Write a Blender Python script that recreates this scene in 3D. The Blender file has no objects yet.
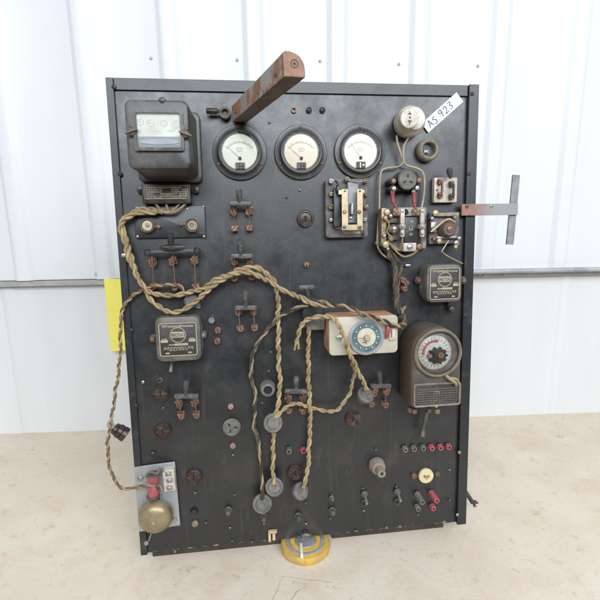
import bpy, bmesh, math, random
from mathutils import Vector, Matrix
random.seed(7)
S = bpy.context.scene
COL = S.collection
R = math.radians
PI = math.pi
# ------------------------------------------------------------------ survey of the place
F = 439.3                                   # focal length for a 600 wide picture
A_ = Vector((0.99257, -0.03638, 0.11610)).normalized()    # board's right, seen from the camera (x right, y down, z ahead)
T_ = Vector((-0.32599, 0.52281, 0.90067))   # board's lower left corner
U_ = Vector((-0.02117, -0.99133, -0.12968)); U_ = (U_ - A_*(U_ @ A_)).normalized()
N_ = A_.cross(U_)
UP = -Vector((0.01312, 0.98069, 0.19514)); UP = (UP - A_*(UP @ A_)).normalized()
ang = R(-4)
WX = (A_*math.cos(ang) + UP.cross(A_)*math.sin(ang)).normalized()
WY = UP.cross(WX)
Z0 = 0.024                                  # the board's lower edge over the table
O_ = T_ - UP*Z0
def W(c):                                    # camera frame -> world
    d = c - O_
    return Vector((d @ WX, d @ WY, d @ UP))
def Wd(c): return Vector((c @ WX, c @ WY, c @ UP))
CAM = W(Vector((0, 0, 0)))
PM = Matrix.Translation(W(T_)) @ Matrix((Wd(A_), Wd(U_), Wd(N_))).transposed().to_4x4()
PI_ = PM.inverted()
def ray(px, py): return Vector(((px-300)/F, (py-300)/F, 1.0))
def P(px, py, h=0.0):
    """point of the board frame (right, up, out) measured at picture place px,py on the plane h metres in front of the board"""
    r = ray(px, py)
    t = (T_ @ N_ + h) / (r @ N_)
    q = r*t - T_
    return Vector((q @ A_, q @ U_, h))
def Pt(px, py, z=0.0):                       # on a level plane
    d = Wd(ray(px, py)); t = (z - CAM.z)/d.z
    return CAM + d*t
YW = Pt(300, 423).y                          # the wall
def Pw(px, py, off=0.0):
    d = Wd(ray(px, py)); t = (YW - off - CAM.y)/d.y
    return CAM + d*t
BW = 0.700
BH = 0.926
# ------------------------------------------------------------------ materials
def nodes(name):
    m = bpy.data.materials.new(name); m.use_nodes = True
    return m, m.node_tree, m.node_tree.nodes['Principled BSDF']
def rgba(c): return (c[0], c[1], c[2], 1)
def coords(nt, scale=1.0, stretch=None, rnd=True):
    tc = nt.nodes.new('ShaderNodeTexCoord'); mp = nt.nodes.new('ShaderNodeMapping')
    nt.links.new(tc.outputs['Object'], mp.inputs['Vector'])
    s = stretch or (1, 1, 1)
    mp.inputs['Scale'].default_value = (scale*s[0], scale*s[1], scale*s[2])
    if rnd:
        oi = nt.nodes.new('ShaderNodeObjectInfo'); mu = nt.nodes.new('ShaderNodeVectorMath'); mu.operation = 'SCALE'
        co = nt.nodes.new('ShaderNodeCombineXYZ')
        for i in range(3): nt.links.new(oi.outputs['Random'], co.inputs[i])
        nt.links.new(co.outputs[0], mu.inputs[0]); mu.inputs['Scale'].default_value = 37.0
        nt.links.new(mu.outputs[0], mp.inputs['Location'])
    return mp.outputs[0]
def noise(nt, vec, scale, detail=4, rough=.6):
    n = nt.nodes.new('ShaderNodeTexNoise'); n.inputs['Scale'].default_value = scale
    n.inputs['Detail'].default_value = detail; n.inputs['Roughness'].default_value = rough
    nt.links.new(vec, n.inputs['Vector']); return n.outputs['Fac']
def ramp(nt, fac, a, b, ca=(0, 0, 0), cb=(1, 1, 1)):
    r = nt.nodes.new('ShaderNodeValToRGB'); e = r.color_ramp.elements
    e[0].position = a; e[0].color = rgba(ca); e[1].position = b; e[1].color = rgba(cb)
    nt.links.new(fac, r.inputs[0]); return r.outputs['Color']
def mixc(nt, fac, c1, c2, mode='MIX'):
    m = nt.nodes.new('ShaderNodeMix'); m.data_type = 'RGBA'; m.blend_type = mode
    if isinstance(fac, (int, float)): m.inputs[0].default_value = fac
    else: nt.links.new(fac, m.inputs[0])
    for i, c in ((6, c1), (7, c2)):
        if isinstance(c, (tuple, list)): m.inputs[i].default_value = rgba(c)
        else: nt.links.new(c, m.inputs[i])
    return m.outputs[2]
def mat(name, col, rough=.5, metal=0., col2=None, sc=60, a=.45, b=.65, rough2=None, bump=.15, bsc=400, var=.25, spec=.5,
        col3=None, sc3=30, a3=.55, b3=.62, coat=0.):
    m, nt, bs = nodes(name)
    v = coords(nt)
    c = mixc(nt, ramp(nt, noise(nt, v, sc*.6, 5), .3, .7), tuple(x*(1-var) for x in col), tuple(min(1, x*(1+var)) for x in col))
    if col2:
        f = ramp(nt, noise(nt, v, sc, 6, .65), a, b); c = mixc(nt, f, c, col2)
        if rough2 is not None:
            rr = nt.nodes.new('ShaderNodeMapRange'); nt.links.new(f, rr.inputs[0])
            rr.inputs[3].default_value = rough; rr.inputs[4].default_value = rough2
            nt.links.new(rr.outputs[0], bs.inputs['Roughness'])
        if metal > 0:
            rr = nt.nodes.new('ShaderNodeMapRange'); nt.links.new(f, rr.inputs[0])
            rr.inputs[3].default_value = metal; rr.inputs[4].default_value = metal*.25
            nt.links.new(rr.outputs[0], bs.inputs['Metallic'])
    if col3:
        c = mixc(nt, ramp(nt, noise(nt, v, sc3, 6, .7), a3, b3), c, col3)
    nt.links.new(c, bs.inputs['Base Color'])
    if not (col2 and rough2 is not None): bs.inputs['Roughness'].default_value = rough
    if not (col2 and metal > 0): bs.inputs['Metallic'].default_value = metal
    bs.inputs['Specular IOR Level'].default_value = spec
    bs.inputs['Coat Weight'].default_value = coat
    if bump:
        bp = nt.nodes.new('ShaderNodeBump'); bp.inputs['Strength'].default_value = bump; bp.inputs['Distance'].default_value = .001
        nt.links.new(noise(nt, v, bsc, 5), bp.inputs['Height']); nt.links.new(bp.outputs[0], bs.inputs['Normal'])
    return m
M = {}
def board_mat(name, streak=True):
    m, nt, bs = nodes(name)
    v = coords(nt, 1, rnd=False)
    base = mixc(nt, ramp(nt, noise(nt, v, 9, 6, .6), .35, .7), (.0078, .0084, .0096), (.0132, .0142, .0160))
    dust = ramp(nt, noise(nt, v, 5, 8, .7), .50, .80)
    c = mixc(nt, dust, base, (.038, .034, .030))
    sm = ramp(nt, noise(nt, coords(nt, 1, (14, 5, 1), rnd=False), 1.7, 7, .75), .56, .72); c = mixc(nt, sm, c, (.042, .038, .033))
    vs = coords(nt, 1, (60, 3, 10), rnd=False)
    st = ramp(nt, noise(nt, vs, 1.5, 4, .5), .60, .85)
    c = mixc(nt, st, c, (.045, .043, .042))
    sp = ramp(nt, mixc(nt, .35, noise(nt, v, 190, 3, .6), noise(nt, v, 7, 3, .6)), .635, .69)
    c = mixc(nt, sp, c, (.07, .06, .05))
    vs2 = coords(nt, 1, (8, 90, 10), rnd=False)
    sc = ramp(nt, noise(nt, vs2, 2.2, 5, .7), .72, .76)
    c = mixc(nt, sc, c, (.06, .06, .06))
    sx = nt.nodes.new('ShaderNodeSeparateXYZ'); nt.links.new(v, sx.inputs[0])
    ed = nt.nodes.new('ShaderNodeMapRange'); nt.links.new(sx.outputs[1], ed.inputs[0]); ed.inputs[1].default_value = .0; ed.inputs[2].default_value = .012; ed.inputs[3].default_value = .22; ed.inputs[4].default_value = 0
    ad = nt.nodes.new('ShaderNodeMath'); nt.links.new(ed.outputs[0], ad.inputs[0]); nt.links.new(noise(nt, v, 55, 6, .75), ad.inputs[1])
    c = mixc(nt, ramp(nt, ad.outputs[0], .72, .75), c, (.26, .20, .14))
    va = coords(nt, 1, (30, 160, 10), rnd=False); c = mixc(nt, ramp(nt, noise(nt, va, 1.1, 6, .8), .70, .73), c, (.075, .068, .06))
    nt.links.new(c, bs.inputs['Base Color'])
    rr = nt.nodes.new('ShaderNodeMapRange'); nt.links.new(noise(nt, v, 14, 6, .7), rr.inputs[0])
    rr.inputs[1].default_value = .3; rr.inputs[2].default_value = .7
    rr.inputs[3].default_value = .27; rr.inputs[4].default_value = .50
    nt.links.new(rr.outputs[0], bs.inputs['Roughness'])
    bs.inputs['Specular IOR Level'].default_value = .80
    bp = nt.nodes.new('ShaderNodeBump'); bp.inputs['Strength'].default_value = .12; bp.inputs['Distance'].default_value = .001
    nt.links.new(noise(nt, v, 300, 5), bp.inputs['Height']); nt.links.new(bp.outputs[0], bs.inputs['Normal'])
    return m
M['board'] = board_mat('board_black')
M['frame'] = mat('frame_black', (.015, .016, .018), .38, 0, (.06, .055, .05), 14, .55, .8, .52, .15, 250, spec=.6, col3=(.09, .075, .06), sc3=120, a3=.70, b3=.74)
M['blackpaint'] = mat('black_enamel', (.026, .026, .027), .33, 0, (.085, .07, .055), 22, .5, .8, .6, .1, 200, spec=.6)
M['metercase'] = mat('meter_case_enamel', (.052, .048, .045), .40, 0, (.17, .15, .13), 20, .5, .8, .6, .12, 260, spec=.6)
M['bakelite'] = mat('black_bakelite', (.022, .020, .020), .38, 0, (.07, .055, .045), 60, .5, .75, .6, .1)
M['brownbake'] = mat('brown_bakelite', (.036, .018, .014), .33, 0, (.11, .08, .065), 60, .5, .75, .55, .1)
M['greybake'] = mat('dusty_grey_bakelite', (.105, .10, .092), .6, 0, (.20, .18, .155), 70, .45, .7, .8, .2)
M['hole'] = mat('dark_hole', (.008, .007, .007), .8, bump=0)
M['handle'] = mat('switch_handle_grey', (.062, .061, .06), .42, 0, (.20, .18, .16), 80, .5, .75, .6, .1)
M['copper'] = mat('aged_copper', (.25, .14, .09), .45, .55, (.13, .07, .05), 160, .47, .62, .7, .3, 500)
M['brass'] = mat('brass', (.33, .26, .16), .50, .6, (.14, .105, .065), 110, .42, .62, .7, .2, 500)
M['palebrass'] = mat('pale_brass', (.48, .41, .28), .42, .65, (.55, .33, .14), 50, .45, .75, .55, .15, 400)
M['steel'] = mat('dull_steel', (.36, .355, .35), .4, .8, (.17, .13, .10), 130, .5, .7, .65, .2, 400)
M['brightsteel'] = mat('bright_steel', (.45, .45, .45), .3, .8, (.3, .26, .22), 130, .55, .7, .6, .1, 400)
M['porcelain'] = mat('porcelain', (.46, .41, .34), .3, 0, (.30, .25, .185), 70, .50, .74, .6, .1, coat=.1)
M['oldporcelain'] = mat('old_porcelain', (.27, .23, .18), .45, 0, (.17, .125, .085), 110, .45, .7, .6, .15)
M['slate'] = mat('purple_grey_slate', (.095, .082, .082), .6, 0, (.24, .215, .20), 60, .45, .7, .75, .25, 300)
M['rust'] = mat('rusty_steel', (.30, .145, .08), .75, .0, (.33, .30, .28), 24, .485, .53, .6, .5, 300, .3, col3=(.20, .085, .04), sc3=45, a3=.58, b3=.66)
M['rustend'] = mat('rust_brown_end', (.26, .15, .10), .75, .0, (.34, .19, .12), 60, .4, .6, .7, .3, 300, .2)
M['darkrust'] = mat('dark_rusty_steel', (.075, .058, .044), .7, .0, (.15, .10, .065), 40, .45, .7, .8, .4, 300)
M['redrust'] = mat('red_rust', (.24, .11, .08), .7, .0, (.26, .22, .20), 45, .5, .62, .6, .3, 300)
M['greymetal'] = mat('blue_grey_metal', (.17, .175, .19), .5, .2, (.32, .30, .28), 30, .45, .7, .6, .15, 300)
M['bellplate'] = mat('bell_plate_metal', (.36, .36, .37), .42, .45, (.30, .27, .24), 30, .5, .72, .6, .12, 300)
M['gong'] = mat('gong_brass', (.28, .215, .115), .33, .55, (.24, .20, .13), 40, .42, .62, .55, .12, 300)
M['cream'] = mat('cream_paint', (.46, .42, .33), .42, 0, (.40, .30, .19), 26, .48, .74, .55, .08, 300, .10, col3=(.24, .15, .09), sc3=80, a3=.62, b3=.70)
M['creamside'] = mat('rust_stained_cream', (.42, .19, .10), .6, 0, (.52, .36, .24), 30, .5, .66, .6, .2, 300, .2)
M['duskmetal'] = mat('dusty_brown_casting', (.125, .088, .062), .52, .1, (.075, .062, .052), 22, .42, .7, .6, .3, 350, col3=(.25, .19, .13), sc3=60, a3=.62, b3=.75)
M['duskface'] = mat('dusty_dark_face', (.07, .065, .06), .5, .1, (.15, .125, .10), 35, .45, .75, .65, .2, 350)
M['tan'] = mat('tan_cotton_braid', (.34, .25, .145), .95, 0, (.17, .115, .065), 60, .5, .72, .95, .8, 900, .22, spec=.1)
M['yellowcord'] = mat('yellow_cotton_braid', (.40, .31, .17), .95, 0, (.20, .14, .075), 60, .5, .75, .95, .8, 900, .22, spec=.1)
M['browncord'] = mat('brown_cotton_braid', (.15, .11, .07), .95, 0, (.15, .10, .06), 90, .5, .72, .95, .8, 900, .2, spec=.1)
M['greycord'] = mat('grey_cotton_braid', (.060, .054, .046), .95, 0, (.20, .165, .11), 50, .50, .66, .95, .8, 900, .2, spec=.1)
M['darkcord'] = mat('dark_cotton_braid', (.075, .065, .055), .9, 0, (.14, .115, .09), 90, .5, .72, .95, .8, 900, .2, spec=.1)
M['red'] = mat('red_plastic', (.34, .075, .08), .4, 0, (.45, .20, .18), 90, .55, .75, .6, .1)
M['darkred'] = mat('dark_red_rubber', (.27, .04, .05), .55, 0, (.34, .13, .11), 90, .5, .75, .7, .2)
M['pink'] = mat('faded_pink_head', (.30, .19, .17), .6, 0, (.30, .17, .15), 120, .5, .7, .7, .2)
M['paper'] = mat('white_paper', (.78, .78, .80), .85, 0, bump=.05, var=.03)
M['socketcream'] = mat('yellowed_cream', (.62, .52, .30), .4, 0, (.60, .45, .22), 60, .5, .75, .5, 0, var=.05)
M['faded_dial'] = mat('faded_dial', (.42, .42, .36), .5, 0, (.30, .29, .25), 60, .45, .75, .6, 0)
M['flexcream'] = mat('cream_flex', (.36, .29, .19), .6, 0, (.36, .27, .16), 90, .5, .75, .7, .1)
M['engrave'] = mat('engraved_tin', (.21, .19, .15), .5, .1, bump=0)
M['duskmetal2'] = mat('grey_brown_enamel', (.085, .078, .068), .45, 0, (.21, .18, .14), 30, .45, .75, .6, .12, 300)
M['dusktrim'] = mat('dusty_trim', (.21, .165, .12), .5, .1, (.12, .095, .075), 40, .45, .7, .6, .2, 350)
M['flange'] = mat('flange_black', (.022, .020, .020), .42, 0, (.075, .055, .042), 30, .5, .75, .55, .12, 300, spec=.9)
M['wallscrew'] = mat('faded_wall_screw', (.42, .42, .42), .5, bump=0)
M['windowdial'] = mat('window_dial', (.46, .46, .40), .5, 0, (.38, .37, .30), 40, bump=0)
M['dialwarm'] = mat('dial_reflection_tint', (.74, .66, .52), .5, 0, (.76, .60, .42), 22, .45, .7, .5, 0, var=.02)  # orange tint of a reflection, put into the dial colour
M['innerdial'] = mat('inner_dial_cream', (.52, .48, .36), .5, 0, (.40, .33, .22), 60, .45, .75, .6, 0)
M['palezinc'] = mat('pale_zinc', (.36, .37, .38), .5, .2, (.46, .45, .43), 20, .45, .7, .6, .1, 300)
M['ink'] = mat('black_ink', (.05, .05, .06), .7, bump=0)
M['label'] = mat('label_black', (.030, .028, .027), .45, 0, (.07, .06, .05), 60, .5, .8, .6, .05)
M['lettering'] = mat('lettering_cream', (.36, .32, .225), .5, .1, (.36, .30, .19), 300, .4, .7, .6, 0)
M['dial'] = mat('dial_cream', (.74, .72, .62), .55, 0, (.74, .70, .58), 25, .45, .8, .6, 0, var=.02)
M['dialgrey'] = mat('faded_print', (.38, .36, .31), .6, bump=0)
M['teal'] = mat('dial_teal', (.07, .12, .135), .4, 0, (.12, .20, .20), 60, bump=0)
M['palegreen'] = mat('pale_print', (.45, .52, .46), .5, bump=0)
M['silver'] = mat('silver_ring', (.50, .50, .53), .3, .6, (.42, .40, .40), 40, .5, .8, .5, .05)
M['yellowtape'] = mat('yellow_plastic', (.62, .40, .07), .5, 0, (.42, .30, .13), 40, .45, .72, .7, .2, var=.18, col3=(.22, .16, .09), sc3=90, a3=.62, b3=.70)
M['yellowsheet'] = mat('yellow_sheet', (.84, .77, .14), .6, bump=0, var=.03)
M['darkwood_shade'] = mat('dark_wood_shade', (.055, .036, .026), .75, 0, (.03, .02, .015), 30, .4, .7, .8, .3, 200)  # wood of the back frame, darkened so the strips below read as shadow
M['rawwood'] = mat('raw_wood', (.55, .40, .24), .7, 0, bump=.1)
M['blackbook'] = mat('chamber_grey', (.085, .10, .12), .4, bump=0)
m, nt, bs = nodes('clear_glass')
tr = nt.nodes.new('ShaderNodeBsdfTransparent'); gl = nt.nodes.new('ShaderNodeBsdfGlossy'); gl.inputs['Roughness'].default_value = .06
fr = nt.nodes.new('ShaderNodeFresnel'); fr.inputs['IOR'].default_value = 1.25
mx = nt.nodes.new('ShaderNodeMixShader'); nt.links.new(fr.outputs[0], mx.inputs[0]); nt.links.new(tr.outputs[0], mx.inputs[1]); nt.links.new(gl.outputs[0], mx.inputs[2])
nt.links.new(mx.outputs[0], nt.nodes['Material Output'].inputs['Surface']); M['glass'] = m
tr.inputs[0].default_value = (.985, .99, .985, 1)
# ------------------------------------------------------------------ mesh builder
def rrect(w, h, r, n=6, cx=0, cy=0):
    r = max(1e-5, min(r, w/2-1e-6, h/2-1e-6)); out = []
    for (sx, sy, a0) in ((1, 1, 0), (-1, 1, 90), (-1, -1, 180), (1, -1, 270)):
        for k in range(n+1):
            t = R(a0 + 90*k/n)
            out.append((cx + sx*(w/2-r) + r*math.cos(t), cy + sy*(h/2-r) + r*math.sin(t)))
    return out
def frame(p, d, roll=0):
    d = Vector(d).normalized()
    q = d.to_track_quat('Z', 'Y')
    return Matrix.Translation(Vector(p)) @ q.to_matrix().to_4x4() @ Matrix.Rotation(roll, 4, 'Z')
class MB:
    def __init__(s): s.v = []; s.f = []; s.mi = []; s.cur = 0; s.mats = []
    def use(s, m):
        if m not in s.mats: s.mats.append(m)
        s.cur = s.mats.index(m); return s
    def add(s, vs, fs, X=None):
        o = len(s.v)
        for p in vs:
            p = Vector(p)
            s.v.append(X @ p if X else p)
        for f in fs: s.f.append([i+o for i in f]); s.mi.append(s.cur)
        return s
    def box(s, c, d, X=None):
        x, y, z = c; a, b, e = d[0]/2, d[1]/2, d[2]/2
        vs = [(x+i*a, y+j*b, z+k*e) for i in (-1, 1) for j in (-1, 1) for k in (-1, 1)]
        return s.add(vs, [(0, 1, 3, 2), (4, 6, 7, 5), (0, 4, 5, 1), (2, 3, 7, 6), (0, 2, 6, 4), (1, 5, 7, 3)], X)
    def loops(s, loops, X=None, cap0=True, cap1=True):
        n = len(loops[0]); vs = [p for l in loops for p in l]; fs = []
        for k in range(len(loops)-1):
            for i in range(n):
                j = (i+1) % n; fs.append((k*n+i, k*n+j, (k+1)*n+j, (k+1)*n+i))
        if cap0: fs.append(tuple(reversed(range(n))))
        if cap1: fs.append(tuple(range((len(loops)-1)*n, len(loops)*n)))
        return s.add(vs, fs, X)
    def rbox(s, cx, cy, z0, z1, w, h, r=.002, c=.001, X=None, tw=0, th=0):
        """rounded slab standing out from z0 to z1, chamfered front; tw/th = how much narrower in front"""
        L = []
        for z, dw, dh, rr in ((z0, 0, 0, r), (z1-c, tw, th, r), (z1-c*.3, tw+c*.6, th+c*.6, r), (z1, tw+2*c, th+2*c, r-c*.5)):
            L.append([(x, y, z) for x, y in rrect(w-dw, h-dh, max(rr, .0004), 6, cx, cy)])
        return s.loops(L, X)
    def prism(s, out, z0, z1, X=None):
        return s.loops([[(x, y, z0) for x, y in out], [(x, y, z1) for x, y in out]], X)
    def lathe(s, prof, X=None, seg=28, cap0=True):
        L = []
        for r, z in prof: L.append([(max(r, 1e-5)*math.cos(2*PI*k/seg), max(r, 1e-5)*math.sin(2*PI*k/seg), z) for k in range(seg)])
        return s.loops(L, X, cap0)
    def cyl(s, p0, p1, r0, r1=None, seg=16):
        p0 = Vector(p0); p1 = Vector(p1); r1 = r0 if r1 is None else r1
        return s.lathe([(r0, 0), (r1, (p1-p0).length)], frame(p0, p1-p0), seg)
    def tube(s, pts, r, seg=8, taper=None):
        pts = [Vector(p) for p in pts]; L = []; nrm = None
        for i, p in enumerate(pts):
            t = (pts[min(i+1, len(pts)-1)] - pts[max(i-1, 0)]).normalized()
            if nrm is None: nrm = t.orthogonal().normalized()
            nrm = (nrm - t*(nrm @ t)).normalized(); b = t.cross(nrm)
            rr = r if taper is None else r*taper(i/(len(pts)-1))
            L.append([p + (nrm*math.cos(2*PI*k/seg) + b*math.sin(2*PI*k/seg))*rr for k in range(seg)])
        return s.loops(L)
    def ring(s, cx, cy, z0, z1, ri, ro, X=None, seg=40, c=.0006):
        X = (X or Matrix()) @ Matrix.Translation((cx, cy, 0))
        prof = [(ri, z0), (ro, z0), (ro, z1-c), (ro-c, z1), (ri+c, z1), (ri, z1-c)]
        L = [[(r*math.cos(2*PI*k/seg), r*math.sin(2*PI*k/seg), z) for k in range(seg)] for r, z in prof+prof[:1]]
        return s.loops(L, X, False, False)
    def disc(s, cx, cy, z0, z1, r, c=.0005, seg=32):
        return s.lathe([(r, z0), (r, z1-c), (r-c, z1)], Matrix.Translation((cx, cy, 0)), seg)
    def head(s, x, y, z, r, t=.002, slot=True, ang=None):
        """domed round screw head with a slot"""
        s.lathe([(r, z), (r, z+t*.45), (r*.75, z+t*.85), (r*.3, z+t)], Matrix.Translation((x, y, 0)), 14)
        return s
    def build(s, name, m, parent=None, bevel=0, smooth=38):
        me = bpy.data.meshes.new(name)
        me.from_pydata([tuple(p) for p in s.v], [], s.f)
        bm = bmesh.new(); bm.from_mesh(me)
        bmesh.ops.recalc_face_normals(bm, faces=bm.faces); bm.to_mesh(me); bm.free()
        if s.mats:
            for k in s.mats: me.materials.append(M[k])
            for p, i in zip(me.polygons, s.mi): p.material_index = i
        else: me.materials.append(M[m] if isinstance(m, str) else m)
        for p in me.polygons: p.use_smooth = True
        me.set_sharp_from_angle(angle=R(smooth))
        o = bpy.data.objects.new(name, me); COL.objects.link(o)
        if parent is not None: o.parent = parent
        if bevel:
            b = o.modifiers.new('bevel', 'BEVEL'); b.width = bevel; b.segments = 2; b.limit_method = 'ANGLE'; b.angle_limit = R(40)
        return o
def tag(o, label=None, cat=None, group=None, kind=None):
    for k, v in (('label', label), ('category', cat), ('group', group), ('kind', kind)):
        if v: o[k] = v
    return o
class Thing:
    """an Empty on the board (right, up, out axes of the board) that parents the parts of one device"""
    def __init__(s, name, label, cat, px=None, py=None, h=0., group=None, rot=0.):
        s.o = bpy.data.objects.new(name, None); COL.objects.link(s.o); s.o.empty_display_size = .01
        s.base = P(px, py, h)
        s.X = Matrix.Translation(s.base) @ Matrix.Rotation(rot, 4, 'Z')
        s.Xi = s.X.inverted()
        s.o.matrix_world = PM @ s.X
        tag(s.o, label, cat, group)
    def L(s, px, py, h=0.): return s.Xi @ P(px, py, h)
    def part(s, name, mb, m=None, bevel=0, parent=None): return mb.build(name, m, parent or s.o, bevel)
def text_mesh(t, size, bold=0., extrude=.0002):
    c = bpy.data.curves.new('lettering', 'FONT'); c.body = t; c.size = size; c.align_x = 'CENTER'; c.align_y = 'CENTER'
    c.extrude = extrude; c.offset = bold; c.resolution_u = 3
    o = bpy.data.objects.new('lettering', c); COL.objects.link(o)
    bpy.context.view_layer.update()
    me = bpy.data.meshes.new_from_object(o.evaluated_get(bpy.context.evaluated_depsgraph_get()))
    bpy.data.objects.remove(o); bpy.data.curves.remove(c)
    return me
def lettering(items, parent, m='lettering', name='lettering'):
    """items: (text, x, y, z, width, height, bold) all joined in one mesh"""
    mb = MB()
    for (t, x, y, z, w, h, bold) in items:
        me = text_mesh(t, 1.0, bold, .02)
        xs = [v.co.x for v in me.vertices]; ys = [v.co.y for v in me.vertices]
        sx = w/(max(xs)-min(xs)); sy = h/(max(ys)-min(ys)); cx = (max(xs)+min(xs))/2; cy = (max(ys)+min(ys))/2
        mb.add([((v.co.x-cx)*sx+x, (v.co.y-cy)*sy+y, z + (.0002 if v.co.z > 0 else 0)) for v in me.vertices], [tuple(p.vertices) for p in me.polygons])
        bpy.data.meshes.remove(me)
    return mb.build(name, m, parent)
def stroke(mb, pts, z, w):
    """handwritten line: flat pen strokes w wide"""
    for (x0, y0), (x1, y1) in zip(pts, pts[1:]):
        dx, dy = x1-x0, y1-y0; l = math.hypot(dx, dy)
        if l < 1e-6: continue
        X = Matrix.Translation(((x0+x1)/2, (y0+y1)/2, z)) @ Matrix.Rotation(math.atan2(dy, dx), 4, 'Z')
        mb.box((0, 0, 0), (l+w*.7, w, .0003), X)
def catmull(pts, step=.003):
    pts = [Vector(p) for p in pts]; q = [pts[0]*2-pts[1]] + pts + [pts[-1]*2-pts[-2]]; out = []
    for i in range(1, len(q)-2):
        a, b, c, d = q[i-1:i+3]; n = max(2, int((c-b).length/step))
        for k in range(n):
            t = k/n
            out.append(.5*((2*b) + (c-a)*t + (2*a-5*b+4*c-d)*t*t + (3*b-a-3*c+d)*t**3))
    out.append(pts[-1]); return out
def strands(pts, r=.0024, off=.0023, pitch=.036, n=2, phase=0., step=.0025, seg=8):
    c = catmull(pts, step); jr = random.Random(len(c)); f1, f2, f3, f4 = [jr.uniform(0, 6) for _ in range(4)]
    m_ = len(c)-1
    c = [p + Vector((math.sin(i*step*130+f1)+.6*math.sin(i*step*310+f2), math.sin(i*step*115+f3), .5*math.sin(i*step*170+f4)))*.0009*min(1, i/8, (m_-i)/8) for i, p in enumerate(c)]; res = [[] for _ in range(n)]; nrm = None; s = 0
    for i, p in enumerate(c):
        t = (c[min(i+1, len(c)-1)] - c[max(i-1, 0)]).normalized()
        if nrm is None: nrm = t.orthogonal().normalized()
        nrm = (nrm - t*(nrm @ t)).normalized(); b = t.cross(nrm)
        if i: s += (c[i]-c[i-1]).length
        for k in range(n):
            a = phase + 2*PI*(s/pitch + k/n + .10*math.sin(s*31+f1) + .06*math.sin(s*83+f2))
            res[k].append(p + (nrm*math.cos(a) + b*math.sin(a))*off)
    return res
def cord(mb, pts, r=.0024, off=.0023, pitch=.036, n=2, phase=0., ms=None):
    for k, st in enumerate(strands(pts, r, off, pitch, n, phase)):
        if ms: mb.use(ms[k % len(ms)])
        mb.tube(st, r, 8, lambda u: 1+.07*math.sin(u*len(st)*.9)*math.sin(u*len(st)*.13))
        hr = random.Random(len(st)+k)
        for i in range(4, len(st)-4):                  # loose cotton hairs
            if hr.random() < .22:
                p = st[i]; d = Vector((hr.uniform(-1, 1), hr.uniform(-1, 1), hr.uniform(-.3, 1))).normalized()
                e = d*hr.uniform(.0030, .0058); b = Vector((hr.uniform(-1, 1), hr.uniform(-1, 1), hr.uniform(-1, 1)))*.0012
                mb.tube([p, p+e*.6+b*.3, p+e+b], .00016, 3)
# ------------------------------------------------------------------ the setting
def wmat_table():
    m, nt, bs = nodes('worn_table_top')
    v = coords(nt, 1, rnd=False)
    base = mixc(nt, ramp(nt, noise(nt, v, 3.5, 6, .6), .3, .7), (.63, .54, .43), (.71, .63, .525))
    pk = ramp(nt, noise(nt, v, 8, 8, .7), .48, .72); c = mixc(nt, pk, base, (.63, .50, .375))
    st = ramp(nt, noise(nt, v, 34, 7, .75), .56, .70); c = mixc(nt, st, c, (.54, .42, .31))
    st = ramp(nt, noise(nt, v, 70, 5, .75), .64, .71); c = mixc(nt, st, c, (.38, .28, .20))
    st = ramp(nt, noise(nt, v, 160, 4, .8), .63, .69); c = mixc(nt, st, c, (.45, .34, .25))
    st = ramp(nt, noise(nt, v, 14, 9, .8), .60, .66); c = mixc(nt, st, c, (.50, .39, .29))
    st = ramp(nt, noise(nt, v, 380, 2, .5), .72, .76); c = mixc(nt, st, c, (.22, .16, .12))
    v2 = coords(nt, 1, (6, 60, 1), rnd=False)
    st = ramp(nt, noise(nt, v2, 2.0, 5, .75), .70, .74); c = mixc(nt, st, c, (.38, .28, .20))
    v3 = coords(nt, 1, (50, 8, 1), rnd=False)
    st = ramp(nt, noise(nt, v3, 1.6, 5, .75), .72, .75); c = mixc(nt, st, c, (.36, .26, .18))
    nt.links.new(c, bs.inputs['Base Color']); bs.inputs['Roughness'].default_value = .75; bs.inputs['Specular IOR Level'].default_value = .25
    bp = nt.nodes.new('ShaderNodeBump'); bp.inputs['Strength'].default_value = .3; bp.inputs['Distance'].default_value = .002
    nt.links.new(noise(nt, v, 90, 6), bp.inputs['Height']); nt.links.new(bp.outputs[0], bs.inputs['Normal'])
    return m
M['table'] = wmat_table(); M['scratch'] = mat('scratch_brown', (.53, .44, .34), .8, bump=0)
mb = MB(); mb.box((.8, YW/2-.45, -.02), (8.0, YW+1.0, .04)); mb.build('table', 'table', None, .004)['kind'] = 'structure'
# pen and knife marks, cracks in the table top close to the camera
mk = MB()
def mark(pts, w):
    q = [Pt(x, y) for x, y in pts]
    for a, b in zip(q, q[1:]):
        d = b-a; X = Matrix.Translation((a+b)/2 + Vector((0, 0, .0003))) @ Matrix.Rotation(math.atan2(d.y, d.x), 4, 'Z')
        mk.box((0, 0, 0), (d.length+.0005, w*random.uniform(.6, 1.2), .0005), X)
def wob(a, b, n=7, j=.7): return [(a[0]+(b[0]-a[0])*k/n+random.uniform(-j, j), a[1]+(b[1]-a[1])*k/n+random.uniform(-j, j)*.6) for k in range(n+1)]
mark(wob((283, 577), (334, 583)), .0016); mark(wob((273, 600), (283, 577)), .0014); mark(wob((291, 600), (300, 589)), .0020)

o = mk.build('table_scratches', 'scratch'); o['kind'] = 'structure'
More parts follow.
